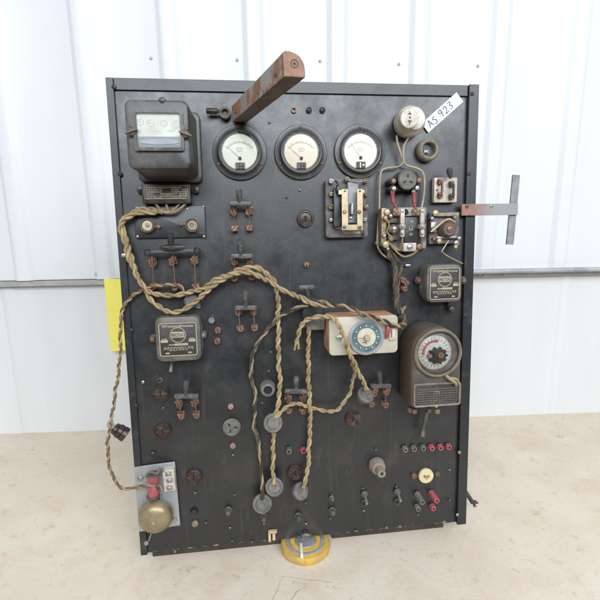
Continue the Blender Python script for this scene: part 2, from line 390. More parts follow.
# wall
def wallm(name, col, var):
    m, nt, bs = nodes(name)
    v = coords(nt, 1, (5, 5, .8), rnd=False)
    c = mixc(nt, ramp(nt, noise(nt, v, 3, 5, .6), .3, .75), tuple(x*(1-var) for x in col), col)
    v2 = coords(nt, 1, (25, 25, 1.2), rnd=False)
    c = mixc(nt, ramp(nt, noise(nt, v2, 2, 5, .6), .60, .95), c, tuple(x*.94 for x in col))
    c = mixc(nt, ramp(nt, noise(nt, coords(nt, 9, rnd=False), 2, 8, .75), .60, .74), c, tuple(x*k for x, k in zip(col, (.93, .92, .89))))
    nt.links.new(c, bs.inputs['Base Color']); bs.inputs['Roughness'].default_value = .38
    bs.inputs['Specular IOR Level'].default_value = .4
    return m
M['wallw'] = wallm('white_wall_paint', (.715, .725, .73), .03)
M['walll'] = wallm('pale_grey_wall_paint', (.70, .70, .695), .06)
wall = bpy.data.objects.new('wall', None); COL.objects.link(wall); wall.location = (0, YW, 0)
tag(wall, 'white ribbed sheet metal wall with a steel ledge behind the table', 'wall')
zr = Pw(300, 274).z - 0.0
mb = MB()
xs = [Pw(px, 60).x for px in (86, 168, 250, 334, 414, 496)]
sp = (xs[-1]-xs[0])/5
x0 = xs[0]-sp*6; prof = [(x0-.2, 0)]
k = 0
while x0 + k*sp < 4.6:
    c = x0+k*sp
    prof += [(c-.034, 0), (c-.029, -.0015), (c-.019, -.0115), (c-.014, -.013), (c+.014, -.013), (c+.019, -.0115), (c+.029, -.0015), (c+.034, 0)]
    k += 1
top = 2.4
vs = [(x, y-.018, z) for z in (zr, top) for x, y in prof] + [(x, y-.016, z) for z in (zr, top) for x, y in prof]
n = len(prof); fs = []
for i in range(n-1):
    fs += [(i, i+1, n+i+1, n+i), (2*n+i, 3*n+i, 3*n+i+1, 2*n+i+1), (i, 2*n+i, 2*n+i+1, i+1)]
mb.add(vs, fs); mb.build('ribbed_cladding', 'wallw', wall)
mb = MB(); mb.box((.8, .03, (zr+top)/2-.0), (8, .05, top-zr)); mb.box((.8, .03, zr/2+.0), (8, .06, zr)); k = 0
while x0 + k*sp*1.5 < 4.6:
    c = x0+k*sp*1.5+.05
    mb.loops([[(c-.020, 0, z), (c-.012, -.0035, z), (c+.012, -.0035, z), (c+.020, 0, z), (c, .004, z)] for z in (.001, zr-.02)]); k += 1
mb.build('lower_sheet', 'walll', wall)
mb = MB(); mb.box((.8, -.012, zr-.004), (8, .024, .004)); mb.box((.8, -.023, zr-.010), (8, .0022, .016)); mb.build('ledge', 'palezinc', wall, .0006)
mb = MB()
for px, py in ((151, 58), (237, 60), (320, 61), (399, 64), (478, 66)):
    mb = MB(); q = Pw(px, py, .019); mb.lathe([(.0045, 0), (.004, .002), (.001, .003)], frame((q.x, q.y-YW, q.z), (0, -1, 0)), 12); mb.build('screw', 'wallscrew', wall)
for px in (96, 130, 480, 505): 
    mb = MB(); q = Pw(px, 274, .026); mb.lathe([(.006, 0), (.005, .003), (.001, .005)], frame((q.x, q.y-YW, q.z), (0, -1, 0)), 6); mb.build('bolt', 'wallscrew', wall)
# steel conduit
pa = Pw(461, 272, .05); pb = Pw(524, 271, .05)
mb = MB(); dz = (pb.z-pa.z)/(pb.x-pa.x)
mb.cyl((pa.x-.10, pa.y, pa.z-.10*dz), (pb.x+1.2, pb.y, pa.z), .0075)
mb.cyl((pa.x+.004, pa.y, pa.z), (pa.x+.02, pa.y, pa.z), .0105)
t = mb.build('conduit', 'palezinc'); tag(t, 'grey steel pipe running along the wall ledge to the right', 'pipe')
# yellow sheet on the wall
c = [Pw(104, 279, .03), Pw(150, 278, .03), Pw(150, 351, .03), Pw(111.5, 351, .03)]
mb = MB(); xx0 = (c[0].x+c[3].x)/2
mb.box(((xx0+c[1].x)/2, YW-.032, (c[0].z+c[3].z)/2), (c[1].x-xx0, .0015, c[0].z-c[3].z))
tag(mb.build('paper_sheet', 'yellowsheet'), 'bright yellow sheet hanging on the wall, half behind the black board', 'sheet')
# ------------------------------------------------------------------ the board
B = bpy.data.objects.new('switchboard', None); COL.objects.link(B); B.matrix_world = PM
tag(B, 'tall black switchboard leaning back on the worn table top', 'switchboard')
def bpart(name, mb, m=None, bevel=0, parent=None, label=None):
    o = mb.build(name, m, parent or B, bevel)
    if label: o['label'] = label
    return o
def L(px, py, h=0.): return P(px, py, h)
sw = P(122, 200).x     # stile width
rw = BW - P(465, 200).x
mb = MB(); mb.box((BW/2, BH/2, -.008), (BW-.004, BH-.002, .010)); bpart('panel', mb, 'board', .0012)
mb = MB(); mb.box((sw/2, BH/2, 0.000), (sw, BH, .004)); bpart('stile', mb, 'frame', .0008)
ht = BH - P(200, 91.5).y
mb = MB(); mb.box((sw+(BW-sw-rw)/2, BH-ht/2, -.0008), (BW-sw-rw-.001, ht, .004)); bpart('top_rail', mb, 'frame', .0008)
mb = MB(); mb.box((BW-rw/2, BH/2, .002), (rw, BH+.001, .007)); bpart('stile', mb, 'frame', .0012)
# back frame of dark wood and two props that hold the board up
mb = MB(); mb.box((BW/2, .5*BH, -.031), (BW-.03, .03, .035)); mb.box((BW/2, .018, -.031), (BW-.03, .03, .035)); mb.box((BW/2, BH-.03, -.031), (BW-.03, .03, .035))
for x in (.03, BW-.03): mb.box((x, BH/2, -.031), (.032, BH-.06, .034))
bpart('back_frame', mb, 'darkwood_shade', .001)
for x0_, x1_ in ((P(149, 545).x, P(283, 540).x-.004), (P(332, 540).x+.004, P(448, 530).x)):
    mb = MB(); mb.box(((x0_+x1_)/2, -.0098, -.030), (x1_-x0_, .0270, .016)); bpart('shade_strip', mb, 'darkwood_shade', .001)  # dark strips added to stand for the shadow under the board
for x in (.12, BW-.12):
    mb = MB(); p0 = Vector((x, BH*.62, -.05)); g = PM.inverted() @ (Vector((PM @ p0).to_tuple()) + Vector((0, .20, 0)))
    wfoot = PM @ p0; wfoot.y += .16; wfoot.z = .008; q = PI_ @ wfoot
    mb.cyl(p0, q, .011, .011, 4); bpart('rear_prop', mb, 'darkwood_shade')
# bolts of the stiles, small screws and plugs in the panel
def screws(name, pts, m0, r, t=.002, z=.0, label=None):
    for n_, (px, py) in enumerate(pts):
        m = 'greybake' if (m0 == 'steel' and n_ % 3 and z < .001) else m0
        q = L(px, py, z)
        mb = MB(); mb.head(q.x, q.y, z-.0008, r, t+.0008)
        mb.use(m); mb.mi = [0]*len(mb.f)
        mb.use('hole'); mb.box((0, 0, 0), (r*1.5, r*.25, .0004), Matrix.Translation((q.x, q.y, z+t-.0001)) @ Matrix.Rotation(random.uniform(0, 3), 4, 'Z'))
        bpart(name, mb, None)
screws('bolt', ((114, 87), (120, 174), (131, 330.5), (135.5, 406)), 'bakelite', .0042, z=.002)
screws('bolt', ((143, 382),), 'brightsteel', .0034, z=.002)
screws('bolt', ((472, 94), (469, 174), (465.6, 316)), 'bakelite', .0040, z=.0055)
screws('bolt', ((459.5, 452.5), (457.5, 515)), 'steel', .0038, z=.0055)
screws('screw', ((309, 110), (322.5, 110), (152.5, 454)), 'bakelite', .0055, .003)
screws('screw', ((269.5, 122), (268.5, 371), (270.6, 352), (233, 455), (332, 495), (252, 542), (230, 528), (234.5, 495), (232, 541), (264, 524),
                 (330, 519), (363, 488.6), (364, 511), (397, 500.5), (396.5, 487), (306, 524), (262, 403), (418, 515), (300, 190), (287, 197), (376, 450), (449.5, 470), (449.5, 500.5),
                 (306, 503), (195, 493), (290, 172.5), (355, 531), (175, 552), (163, 408), (206, 523)), 'steel', .0024, .0012)
screws('screw', ((306.6, 265),), 'copper', .0062, .003)
mb = MB(); q = L(294, 110); mb.ring(q.x, q.y, -.003, .0012, .0028, .0055); bpart('eyelet', mb, 'copper')
for px, py, col, r in ((230.7, 406.7, 'pink', .0058), (232.8, 446, 'pink', .0058), (414, 476, 'copper', .0062), (437.5, 474, 'copper', .0055), (195, 478+45.7, 'brass', .0068)):
    q = L(px, py); mb = MB(); mb.lathe([(r, -.003), (r, .0015), (r*.8, .003), (r*.45, .0034), (r*.4, .0018), (.0001, .0018)], Matrix.Translation((q.x, q.y, 0)), 20); bpart('indicator', mb, col)
# flush receptacles
def receptacle(px, py, r=.0165, col='brownbake'):
    q = L(px, py); X = Matrix.Translation((q.x, q.y, 0))
    mb = MB(); mb.lathe([(r, -.004), (r, .0015), (r-.0015, .0030), (r-.0035, .0032), (r-.0052, .0008), (r*.50, .0012), (r*.30, .0016), (.0001, .0016)], X, 36)
    o = bpart('receptacle', mb, col)
    mb = MB(); 
    mb.lathe([(.0028, 0), (.0028, .0006)], X @ Matrix.Translation((0, .0032, .0014)), 12)
    mb.lathe([(.0028, 0), (.0028, .0006)], X @ Matrix.Translation((0, -.0032, .0014)), 12)
    mb.box((0, 0, .0018), (.0014, .010, .0006), X)
    bpart('slots', mb, 'hole', parent=o)
    mb = MB(); mb.head(q.x-r*.62, q.y, .001, .0016, .001); mb.head(q.x+r*.62, q.y, .001, .0016, .001); bpart('screw', mb, 'duskmetal', parent=o)
for p in ((305.4, 218.8), (160.7, 393.7), (162.7, 431.5), (193.9, 477.5), (353, 418.7), (295.3, 472.5)): receptacle(*p)
# grey three slot receptacle
def threeslot(px, py, r, name, parent, X0=Matrix(), m='greybake', off=Vector((0, 0, 0)), rot=0):
    X = X0 @ Matrix.Rotation(rot, 4, 'Z')
    mb = MB(); mb.lathe([(r, 0), (r, .003), (r-.002, .0048), (.0001, .0052)], X, 36); o = mb.build(name, m, parent)
    mb = MB()
    for a in (90, 212, 328):
        mb.box((r*.42, 0, .0052), (r*.34, r*.13, .0012), X @ Matrix.Rotation(R(a), 4, 'Z') @ Matrix.Translation((0, 0, 0)) )
    mb.build('slots', 'hole', o); return o
q = L(231.7, 427); threeslot(0, 0, .0185, 'receptacle', B, Matrix.Translation((q.x, q.y, -.001)), rot=R(35))
# cream socket between two copper screws
q = L(425.7, 475.5); X = Matrix.Translation((q.x, q.y, 0)); r = .0165
mb = MB(); mb.lathe([(r, -.002), (r, .003), (r-.0015, .0045), (r-.003, .0045), (.0001, .0048)], X, 36); o = bpart('receptacle', mb, 'socketcream', label='cream round socket with dark slots')
mb = MB(); mb.box((0, .0005, .0052), (.013, .0025, .001), X); mb.box((-.0045, .001, .0052), (.0035, .006, .0012), X); mb.box((.0045, 0, .0052), (.0035, .005, .0012), X); mb.box((0, -.004, .0052), (.002, .004, .0012), X); bpart('slots', mb, 'brass', parent=o)
# tip jacks
def jack(px, py, col, r=.0060, ln=.007, d=(0, -.08, 1)):
    q = L(px, py, 0); X = frame((q.x, q.y, -.001), d)
    mb = MB(); mb.lathe([(r, 0), (r, ln), (r*.9, ln+.0012), (r*.48, ln+.0012), (r*.45, ln-.003), (.0001, ln-.003)], X, 20); mb.lathe([(r*1.25, 0), (r*1.2, .0018)], X, 6)
    o = bpart('tip_jack', mb, col)
    mb = MB(); mb.lathe([(r*.44, ln-.0029), (r*.44, ln+.0003)], X, 12); bpart('hole', mb, 'hole', parent=o)
for k, (px, py) in enumerate(((404.6, 448.5), (413.3, 447.8), (422.4, 447.2), (431, 447), (439.7, 446.6), (448, 446))):
    jack(px, py, 'greybake' if k < 3 else 'red')
jack(288.7, 450, 'greybake'); jack(303.2, 449.5, 'red')
jack(417.0, 494.3, 'greybake', .0062, .026, (.10, -.15, 1)); jack(431.0, 492.8, 'red', .0062, .026, (.10, -.15, 1))
jack(416.8, 506.5, 'greybake', .0056, .010); jack(431.8, 506, 'red', .0056, .010)
# brown insulating bushings and black knobs
q = L(376.5, 465); X = frame((q.x, q.y, 0), (.0, -.0, 1))
mb = MB(); mb.lathe([(.0175, -.001), (.0175, .009), (.0135, .018), (.0095, .019), (.0090, .036), (.0078, .038), (.0040, .038), (.0038, .026), (.0001, .026)], X, 30); bpart('bushing', mb, 'oldporcelain', label='brown conical porcelain bushing')
q = L(267.5, 387.5); X = Matrix.Translation((q.x, q.y, 0))
mb = MB(); mb.lathe([(.0165, -.001), (.0165, .008), (.013, .017), (.0088, .018), (.0078, .012), (.0001, .012)], X, 30); o = bpart('bushing', mb, 'greybake', label='grey round bushing with a dark bore')
mb = MB(); mb.disc(q.x, q.y, .0121, .0155, .0075); bpart('hole', mb, 'hole', parent=o)
q = L(449, 307.5); mb = MB(); mb.lathe([(.007, 0), (.0065, .014), (.004, .016)], frame((q.x, q.y, 0), (0, -.2, 1)), 18); mb.box((q.x-.003, q.y+.008, .004), (.006, .012, .006)); bpart('knob', mb, 'blackpaint')
for px, py in ((228.5, 509.5), (263.5, 516), (298, 515.3), (332, 510)):
    q = L(px, py); mb = MB(); mb.lathe([(.0075, 0), (.0075, .003), (.0055, .004), (.0055, .013), (.004, .015)], Matrix.Translation((q.x, q.y, 0)), 18); bpart('knob', mb, 'duskface')
for px, py in ((194, 512), (400, 318)):
    q = L(px, py); mb = MB(); mb.lathe([(.008, 0), (.0065, .004), (.004, .005)], Matrix.Translation((q.x, q.y, 0)), 18); bpart('knob', mb, 'bakelite')
# toggle switches
def toggle(px, py, m='steel', rr=.0075, d=(0, -.55, 1), ln=.020, mr=.0033):
    q = L(px, py); mb = MB(); mb.lathe([(rr, 0), (rr, .002), (rr*.7, .003), (rr*.7, .005), (rr*.5, .006)], Matrix.Translation((q.x, q.y, 0)), 22); o = bpart('toggle_switch', mb, 'duskface')
    mb = MB(); d = Vector(d).normalized(); X = frame((q.x, q.y, .004), d); mb.lathe([(.0018, 0), (mr, ln*.75), (mr*.95, ln), (mr*.4, ln+.0012)], X, 14); bpart('lever', mb, m, parent=o)
toggle(364.2, 494); toggle(397.2, 491.5); toggle(160, 380, 'bakelite', .006, (0, .55, 1), .016)
toggle(172.5, 360.5, 'steel', .006, (-.1, -1.2, 1), .022, .0036); toggle(331.5, 498, 'duskface', .006, (0, .4, 1), .01)
for px, py in ((364.2, 503), (397.2, 501.5)):
    q = L(px, py); mb = MB(); mb.ring(q.x, q.y, -.001, .0016, .0055, .0072); bpart('washer', mb, 'duskface')
# pairs of little copper posts
def post(px, py, m='copper', r=.0060, h=.010):
    q = L(px, py); mb = MB(); X = Matrix.Translation((q.x, q.y, 0))
    mb.lathe([(r*1.05, 0), (r*1.05, .0015), (r*.6, .002), (r*.6, h*.5), (r, h*.55), (r, h-.001), (r*.8, h), (.0001, h)], X, 16)
    mb.use(m); mb.mi = [0]*len(mb.f); mb.use('hole'); mb.box((0, 0, h+.0001), (r*1.5, r*.25, .0004), X @ Matrix.Rotation(random.uniform(0, 3), 4, 'Z'))
    return bpart('terminal_post', mb)
for a in ((218, 330), (217.5, 340.7), (403.5, 288.5), (402, 280), (405, 283)): post(*a)
q = L(211.8, 319.8); mb = MB(); mb.disc(q.x, q.y, 0, .009, .0060); bpart('terminal_post', mb, 'brightsteel')
q = L(407.5, 265.5); mb = MB(); mb.rbox(q.x, q.y, 0, .004, .011, .0045, .002, .0004); bpart('label_plate', mb, 'brightsteel')
# round grey cap over the loop of cord, small white clip on the left edge
q = L(191.5, 300.5); mb = MB(); mb.lathe([(.014, 0), (.014, .006), (.011, .009), (.0001, .010)], Matrix.Translation((q.x, q.y, 0)), 26); mb.box((q.x+.013, q.y-.010, .004), (.008, .010, .006)); bpart('cap', mb, 'greybake')
q = L(126, 255.5, .006); mb = MB(); mb.rbox(q.x, q.y, 0, .006, .017, .007, .0015, .0006); mb.head(q.x-.003, q.y, .006, .0022, .0012); bpart('cable_clip', mb, 'brightsteel')
# broken strip of raw wood and a brass tab at the lower edge
q = L(272, 536.5, .004); mb = MB(); mb.box((q.x+.002, q.y+.010, .002), (.018, .004, .008)); mb.box((q.x-.005, q.y, .002), (.005, .022, .008)); mb.box((q.x+.004, q.y-.002, .001), (.006, .015, .006)); bpart('wood_splinter', mb, 'rawwood', .0004)
q = L(305.5, 533.5); mb = MB(); mb.tube(catmull([(q.x-.006, q.y-.003, .002), (q.x, q.y+.003, .007), (q.x+.008, q.y-.003, .003)]), .0020); bpart('hook', mb, 'oldporcelain')
# ------------------------------------------------------------------ panel meters
def meter(px, py, label, na, dm='dial', cv='bakelite'):
    t = Thing('panel_meter', label, 'meter', px, py, group='round panel meters in a row')
    mb = MB(); mb.lathe([(.0505, -.001), (.0505, .0022), (.0495, .0032), (.0415, .0040), (.0405, .0048), (.0405, .0110), (.0385, .0125), (.0365, .0120), (.0352, .0100), (.0352, .0060), (.0001, .0058)], None, 64); t.part('flange', mb, 'flange')
    mb = MB(); mb.lathe([(.0352, .0059), (.0001, .0068)], None, 48); d = t.part('dial', mb, dm)
    mb = MB()
    for k in range(31):
        a = R(140 - 100*k/30); l = .0042 if k % 5 == 0 else .0022
        X = Matrix.Translation((0, -.012, 0)) @ Matrix.Rotation(a, 4, 'Z'); mb.box((.029+l/2, 0, .0071), (l, .0004 if k % 5 else .0006, .0003), X)
    for k in range(40):
        a = R(140 - 100*(k+.5)/40); X = Matrix.Translation((0, -.012, 0)) @ Matrix.Rotation(a, 4, 'Z'); mb.box((.0286, 0, .0071), (.0003, .0014, .0003), X)
    for k, w in enumerate((.011, .015, .009)): mb.box((0, .007-k*.0030, .0071), (w, .0007, .0003))
    t.part('scale', mb, 'dialgrey', parent=d)
    mb = MB(); mb.box((.015, 0, .0088), (.031, .0004, .0004), Matrix.Translation((0, -.012, 0)) @ Matrix.Rotation(R(na), 4, 'Z')); mb.disc(0, -.012, .0075, .0095, .003); t.part('needle', mb, 'ink')
    mb = MB(); mb.box((0, -.0255, .0085), (.017, .0115, .003)); mb.use(cv); mb.mi = [0]*len(mb.f); mb.use('dial' if cv == 'bakelite' else 'ink'); mb.box((-.0015, -.0265, .0102), (.0022, .0095, .0006)); mb.disc(.0045, -.026, .0098, .0106, .0020, .0002); t.part('movement_cover', mb, None)
    mb = MB(); mb.lathe([(.0360, .0108), (.030, .0118), (.0001, .0124)], None, 48, False); t.part('glass', mb, 'glass')
    for a in (90, 208, 332):
        mb = MB(); mb.head(.0455*math.cos(R(a)), .0455*math.sin(R(a)), .0030, .0030, .0024); t.part('screw', mb, 'copper')
meter(239.8, 152.5, 'left round panel meter, right below the rusty steel bar, cream dial', 137, 'dial', 'greybake')
meter(300.8, 152.5, 'middle round panel meter between two others, below the small copper eyelet', 138, 'dialwarm', 'greybake')
meter(359.8, 152, 'right round panel meter with cream dial, above the brass U frame', 128)
# ------------------------------------------------------------------ knife switches
def clip(mb, x, y, sc=1., low=False):
    mb.use('copper')
    mb.rbox(x, y, 0, .004*sc, .014*sc, .012*sc, .001, .0004)
    for q in (-1, 1): mb.box((x+q*.0030*sc, y+.001, .010*sc), (.0016*sc, .010*sc, .014*sc))
    mb.cyl((x-.0072*sc, y+.002, .012*sc), (x+.0072*sc, y+.002, .012*sc), .0026*sc, None, 12)
    r = (.0066 if low else .0056)*sc; yy = y-(.0015 if low else .0035)*sc; z = .0165*sc if low else .0150*sc
    X = Matrix.Translation((x, yy, 0)) @ Matrix.Rotation(random.uniform(-.12, .12), 4, 'X') @ Matrix.Rotation(random.uniform(-.15, .15), 4, 'Y')
    mb.lathe([(r*.5, .002), (r*.5, z-.003), (r, z-.003), (r, z-.001), (r*.8, z), (r*.35, z), (r*.3, z-.0008), (.0001, z-.0008)], X, 20)
    mb.use('hole'); mb.box((0, 0, z+.0001), (r*1.3, r*.2, .0003), X @ Matrix.Rotation(random.uniform(0, 3), 4, 'Z')); mb.use('copper')
    if not low: mb.rbox(x+.002*sc, y+.0062*sc, .004, .0165*sc, .010*sc, .005*sc, .001, .0005)
def knife(label, hx, hy0, hy1, bar, ups, lows, barh=.026, hm='handle', name='knife_switch', barw=.0085, grp='small two-pole knife switches on the board'):
    cx = sum(p[0] for p in ups+lows)/len(ups+lows); cy = (ups[0][1]+lows[0][1])/2
    t = Thing(name, label, 'knife switch', cx, cy, group=grp)
    for p in ups:
        q = t.L(p[0], p[1], .008); mb = MB(); clip(mb, q.x, q.y); t.part('upper_clip', mb)
    for p in lows:
        q = t.L(p[0], p[1], .008); mb = MB(); clip(mb, q.x, q.y, .93, True); t.part('lower_clip', mb)
    a = t.L(bar[0], bar[2], barh); b = t.L(bar[1], bar[3] if len(bar) > 3 else bar[2], barh)
    for pu, pl in zip(ups, lows):
        u = t.L(pu[0], pu[1]-6, barh-.002); l = t.L(pl[0], pl[1], .012)
        mb = MB(); X = frame(l, u-l, 0); d = (u-l).length
        Y = Matrix.Translation(l) @ Matrix((Vector((1, 0, 0)), (u-l).normalized().cross(Vector((1, 0, 0))).normalized(), (u-l).normalized())).transposed().to_4x4()
        mb.box((0, 0, d/2), (.0016, .0060, d), Y); t.part('blade', mb, 'copper')
    mb = MB(); c = (a+b)/2; w = (b-a).length; X = Matrix.Translation(c) @ Matrix.Rotation(math.atan2(b.y-a.y, b.x-a.x), 4, 'Z')
    mb.rbox(0, 0, -.004, .004, w, barw, .0025, .0008, X); cb = t.part('crossbar', mb, hm)
    mb = MB(); h0 = t.L(hx, hy1, barh); h0.y = c.y+.002; h1 = t.L(hx+random.uniform(-.6, .6), hy0, barh+.016+random.uniform(-.004, .006))
    mb.lathe([(.0042, 0), (.0045, (h1-h0).length*.35), (.0055, (h1-h0).length*.5), (.0056, (h1-h0).length-.002), (.0042, (h1-h0).length)], frame(h0, h1-h0), 18); t.part('handle', mb, hm)
    return t
knife('topmost small knife switch, right under the left round meter', 239.4, 189, 201, (229, 251.5, 203.8), ((233, 211), (249, 211)), ((235, 228.5), (249.6, 228)))
knife('small knife switch crossed by the two tan cords, above another one', 240.4, 240, 252, (231, 253, 256), ((234.4, 261.5), (249.6, 261)), ((234.6, 278), (251, 277)))
knife('small knife switch just below the tan cord arch, left of the hanging yellow cord', 245.6, 292, 305, (235, 257, 307.6), ((238.6, 311.6), (253, 311)), ((239.8, 328.5), (254.6, 327.6)))
knife('small knife switch below the left square relay box, right of two brown sockets', 185.7, 382, 394, (174.5, 198.5, 396), ((179, 402.5), (195, 402)), ((181, 415), (196.3, 414.5)))
knife('small knife switch between the two hanging yellow cords, crossed by a cord', 295.8, 377.5, 389, (284.6, 307, 391.2), ((288, 398.5), (303, 397.5)), ((289, 410), (302.4, 410)))
knife('small coppery knife switch left of the big time switch, right of a cord plug', 380, 373, 384, (370, 391, 385.8), ((374, 391), (386, 391)), ((370.5, 403), (384.8, 404)), .018)
t = knife('wide three-pole knife switch with dark oval grip, below two round fuses', 171, 234, 246, (147.5, 197.5, 253, 251), ((152.3, 262), (173, 261), (194.3, 260.5)), ((154, 286), (175.5, 286.5), (195.8, 286.5)), .026, 'bakelite', barw=.0075, grp=None)
mb = MB(); q = t.L(172, 247.5, .034); mb.lathe([(.001, -.003), (.5, -.0028), (.8, 0), (.5, .0028), (.001, .003)], Matrix.Translation(q) @ Matrix.Scale(.0235*1.25, 4, (1, 0, 0)) @ Matrix.Scale(.0075, 4, (0, 1, 0)) , 30); t.part('grip', mb, 'bakelite')
for px, py in ((148, 252.8), (197, 250.8)):
    mb = MB(); q = t.L(px, py, .026); mb.lathe([(.007, -.004), (.007, .003), (.004, .006)], Matrix.Translation(q), 18); t.part('bar_end', mb, 'bakelite')
# double throw switch hidden partly by the cords, next to the cream timer
t = Thing('knife_switch', 'dark block switch with T-shaped lever behind crossing cords beside the timer', 'knife switch', 312, 316)
mb = MB(); q = t.L(312, 310, .012); q2 = t.L(315, 323, .02)
mb.rbox(q.x, q.y, 0, .022, .040, .026, .003, .001); t.part('base', mb, 'blackpaint')
mb = MB(); mb.rbox(q2.x, q2.y, 0, .030, .036, .024, .003, .001); mb.head(q2.x, q2.y+.001, .030, .0035, .002); t.part('terminal_block', mb, 'greybake')
mb = MB(); q = t.L(306.5, 287, .035); e = t.L(309, 305, .022); mb.cyl(e, q, .0045, .004); t.part('lever', mb, 'handle')
mb = MB(); mb.rbox(q.x, q.y, q.z-.002, q.z+.005, .030, .0075, .003, .001); t.part('crossbar', mb, 'handle')
# white porcelain knife switch at the right edge
t = Thing('porcelain_switch', 'small white porcelain knife switch with brown contacts near the right edge', 'switch', 445, 190)
mb = MB(); a = t.L(433.6, 202.6, .010); b = t.L(457, 177.6, .010); mb.rbox((a.x+b.x)/2, (a.y+b.y)/2, 0, .012, b.x-a.x, b.y-a.y, .002, .001); t.part('base', mb, 'porcelain')
for x0, ys in ((440.6, (181.5, 195)), (452, (184, 196.5))):
    mb = MB()
    for y in ys:
        q = t.L(x0, y, .018); mb.rbox(q.x, q.y, .011, .020, .009, .011, .002, .001); mb.head(q.x-.003, q.y+.002, .020, .0030, .003)
    a = t.L(x0+1.6, ys[0], .022); b = t.L(x0+1.6, ys[1], .022); mb.box(((a.x+b.x)/2, (a.y+b.y)/2, .022), (.003, a.y-b.y, .005)); t.part('contact', mb, 'copper' if x0 < 450 else 'darkrust')
mb = MB(); q = t.L(434.5+2.5, 190, .0125); mb.head(q.x, q.y, .0118, .0025, .001); t.part('screw', mb, 'copper')
mb = MB(); a = t.L(450.5, 178, .022); b = t.L(449.3, 168.5, .030); mb.lathe([(.003, 0), (.0045, .006), (.0062, .012), (.0055, .019), (.002, .021)], frame(a, b-a), 16); t.part('handle', mb, 'duskface')
# ------------------------------------------------------------------ watt-hour meter, its nameplate block and the two fuses
t = Thing('electricity_meter', 'large dark electricity meter with a glass window at the upper left of the board', 'electricity meter', 172, 150)
H1 = .115
a = t.L(126.8, 169.5, H1); b = t.L(188.5, 96.5, H1); cx = (a.x+b.x)/2; cy = (a.y+b.y)/2; w = b.x-a.x; h = b.y-a.y
mb = MB(); mb.rbox(cx, cy, .0, .012, w+.012, h+.012, .010, .003); t.part('back_plate', mb, 'metercase')
mb = MB(); mb.rbox(cx, cy, .012, H1-.012, w, h, .012, .004, None, .004, .004); mb.rbox(cx, cy-.002, H1-.0125, H1, w-.004, h-.006, .010, .004); t.part('case', mb, 'metercase')
mb = MB(); q = t.L(163, 100.5, H1-.008); mb.head(q.x, q.y-.002, H1-.006, .006, .008); t.part('seal_screw', mb, 'metercase')
a = t.L(134.5, 150.5, H1+.006); b = t.L(182.5, 110, H1+.006); fx = (a.x+b.x)/2; fy = (a.y+b.y)/2; fw = b.x-a.x; fh = b.y-a.y
mb = MB(); o = rrect(fw, fh, .004, 5, fx, fy); i = rrect(fw-.009, fh-.009, .003, 5, fx, fy); i2 = rrect(fw-.012, fh-.012, .003, 5, fx, fy)
mb.loops([[(x, y, H1-.002) for x, y in o], [(x, y, H1+.006) for x, y in o], [(x, y, H1+.0065) for x, y in i], [(x, y, H1+.0006) for x, y in i2]], None, False, False); wf = t.part('window_frame', mb, 'handle')
sy = fy+fh/2-.0045; dh = fh*.56
mb = MB(); mb.box((fx, fy+fh/2-.005-dh/2, H1+.0012), (fw-.010, dh, .001)); dl = t.part('dial_plate', mb, 'windowdial')
mb = MB(); mb.box((fx, fy-fh/2+.005+(fh*.36)/2, H1+.0009), (fw-.010, fh*.36, .001)); t.part('disc_chamber', mb, 'blackbook')
mb = MB(); mb.lathe([(.0001, -.001), (.030, -.001), (.030, .001), (.0001, .001)], Matrix.Translation((fx, fy-fh*.27, H1+.0018)) @ Matrix.Rotation(R(0), 4, 'X') @ Matrix.Scale(.14, 4, (0, 1, 0)) @ Matrix.Scale(.8, 4, (0, 0, 1)), 40); t.part('meter_disc', mb, 'greymetal')
mb = MB()
for k, (dx, dy, r) in enumerate(((-.028, .013, .0052), (-.012, .012, .0052), (.008, .0115, .0052), (.027, .011, .0052))):
    mb.ring(fx+dx, fy+dy, H1+.0016, H1+.0021, r-.0006, r, seg=20, c=.0001)
    mb.box((0, .0018, 0), (.0008, .0045, .0004), Matrix.Translation((fx+dx, fy+dy, H1+.0021)) @ Matrix.Rotation(R((60, 80, 190, 35)[k]), 4, 'Z'))
for dx, w_ in ((-.004, .010), (.017, .008), (-.03, .008)): mb.box((fx+dx, fy+.0005, H1+.002), (w_, .0010, .0004))
t.part('register_dials', mb, 'dialgrey', parent=dl)
mb = MB(); mb.box((fx, fy, H1+.0050), (fw-.0095, fh-.0095, .0006)); t.part('glass', mb, 'glass')
for px, py, s in ((131.5, 131.5, -1), (185.5, 134, 1)):
    mb = MB(); q = t.L(px, py, H1+.008); mb.lathe([(.0065, -.010), (.0060, -.002), (.0050, 0), (.0001, .0015)], Matrix.Translation(q), 18)
    mb.rbox(q.x-s*.001, q.y+.010, H1-.001, H1+.006, .010, .009, .003, .001)
    mb.box((0, 0, .002), (.020, .0022, .005), Matrix.Translation(q) @ Matrix.Rotation(R(-18*s), 4, 'Z')); t.part('thumb_screw', mb, 'duskmetal')
for px, py in ((141, 190.5), (196, 190.5)):
    mb = MB(); q = t.L(px, py, 0); mb.rbox(q.x, q.y, 0, .008, .012, .012, .004, .001); mb.head(q.x, q.y, .008, .003, .002); t.part('mounting_lug', mb, 'blackpaint')
t = Thing('terminal_block', 'black terminal block with an engraved brass nameplate, right below the electricity meter', 'terminal block', 166, 193)
HB = .018
a = t.L(142.5, 204, HB); b = t.L(190, 183.5, HB); mb = MB(); mb.rbox((a.x+b.x)/2, (a.y+b.y)/2, 0, HB, b.x-a.x, b.y-a.y, .003, .0012); t.part('block', mb, 'bakelite')
a = t.L(144.5, 200, HB); b = t.L(188.5, 185, HB); px_, py_ = (a.x+b.x)/2, (a.y+b.y)/2; w = b.x-a.x; h = b.y-a.y
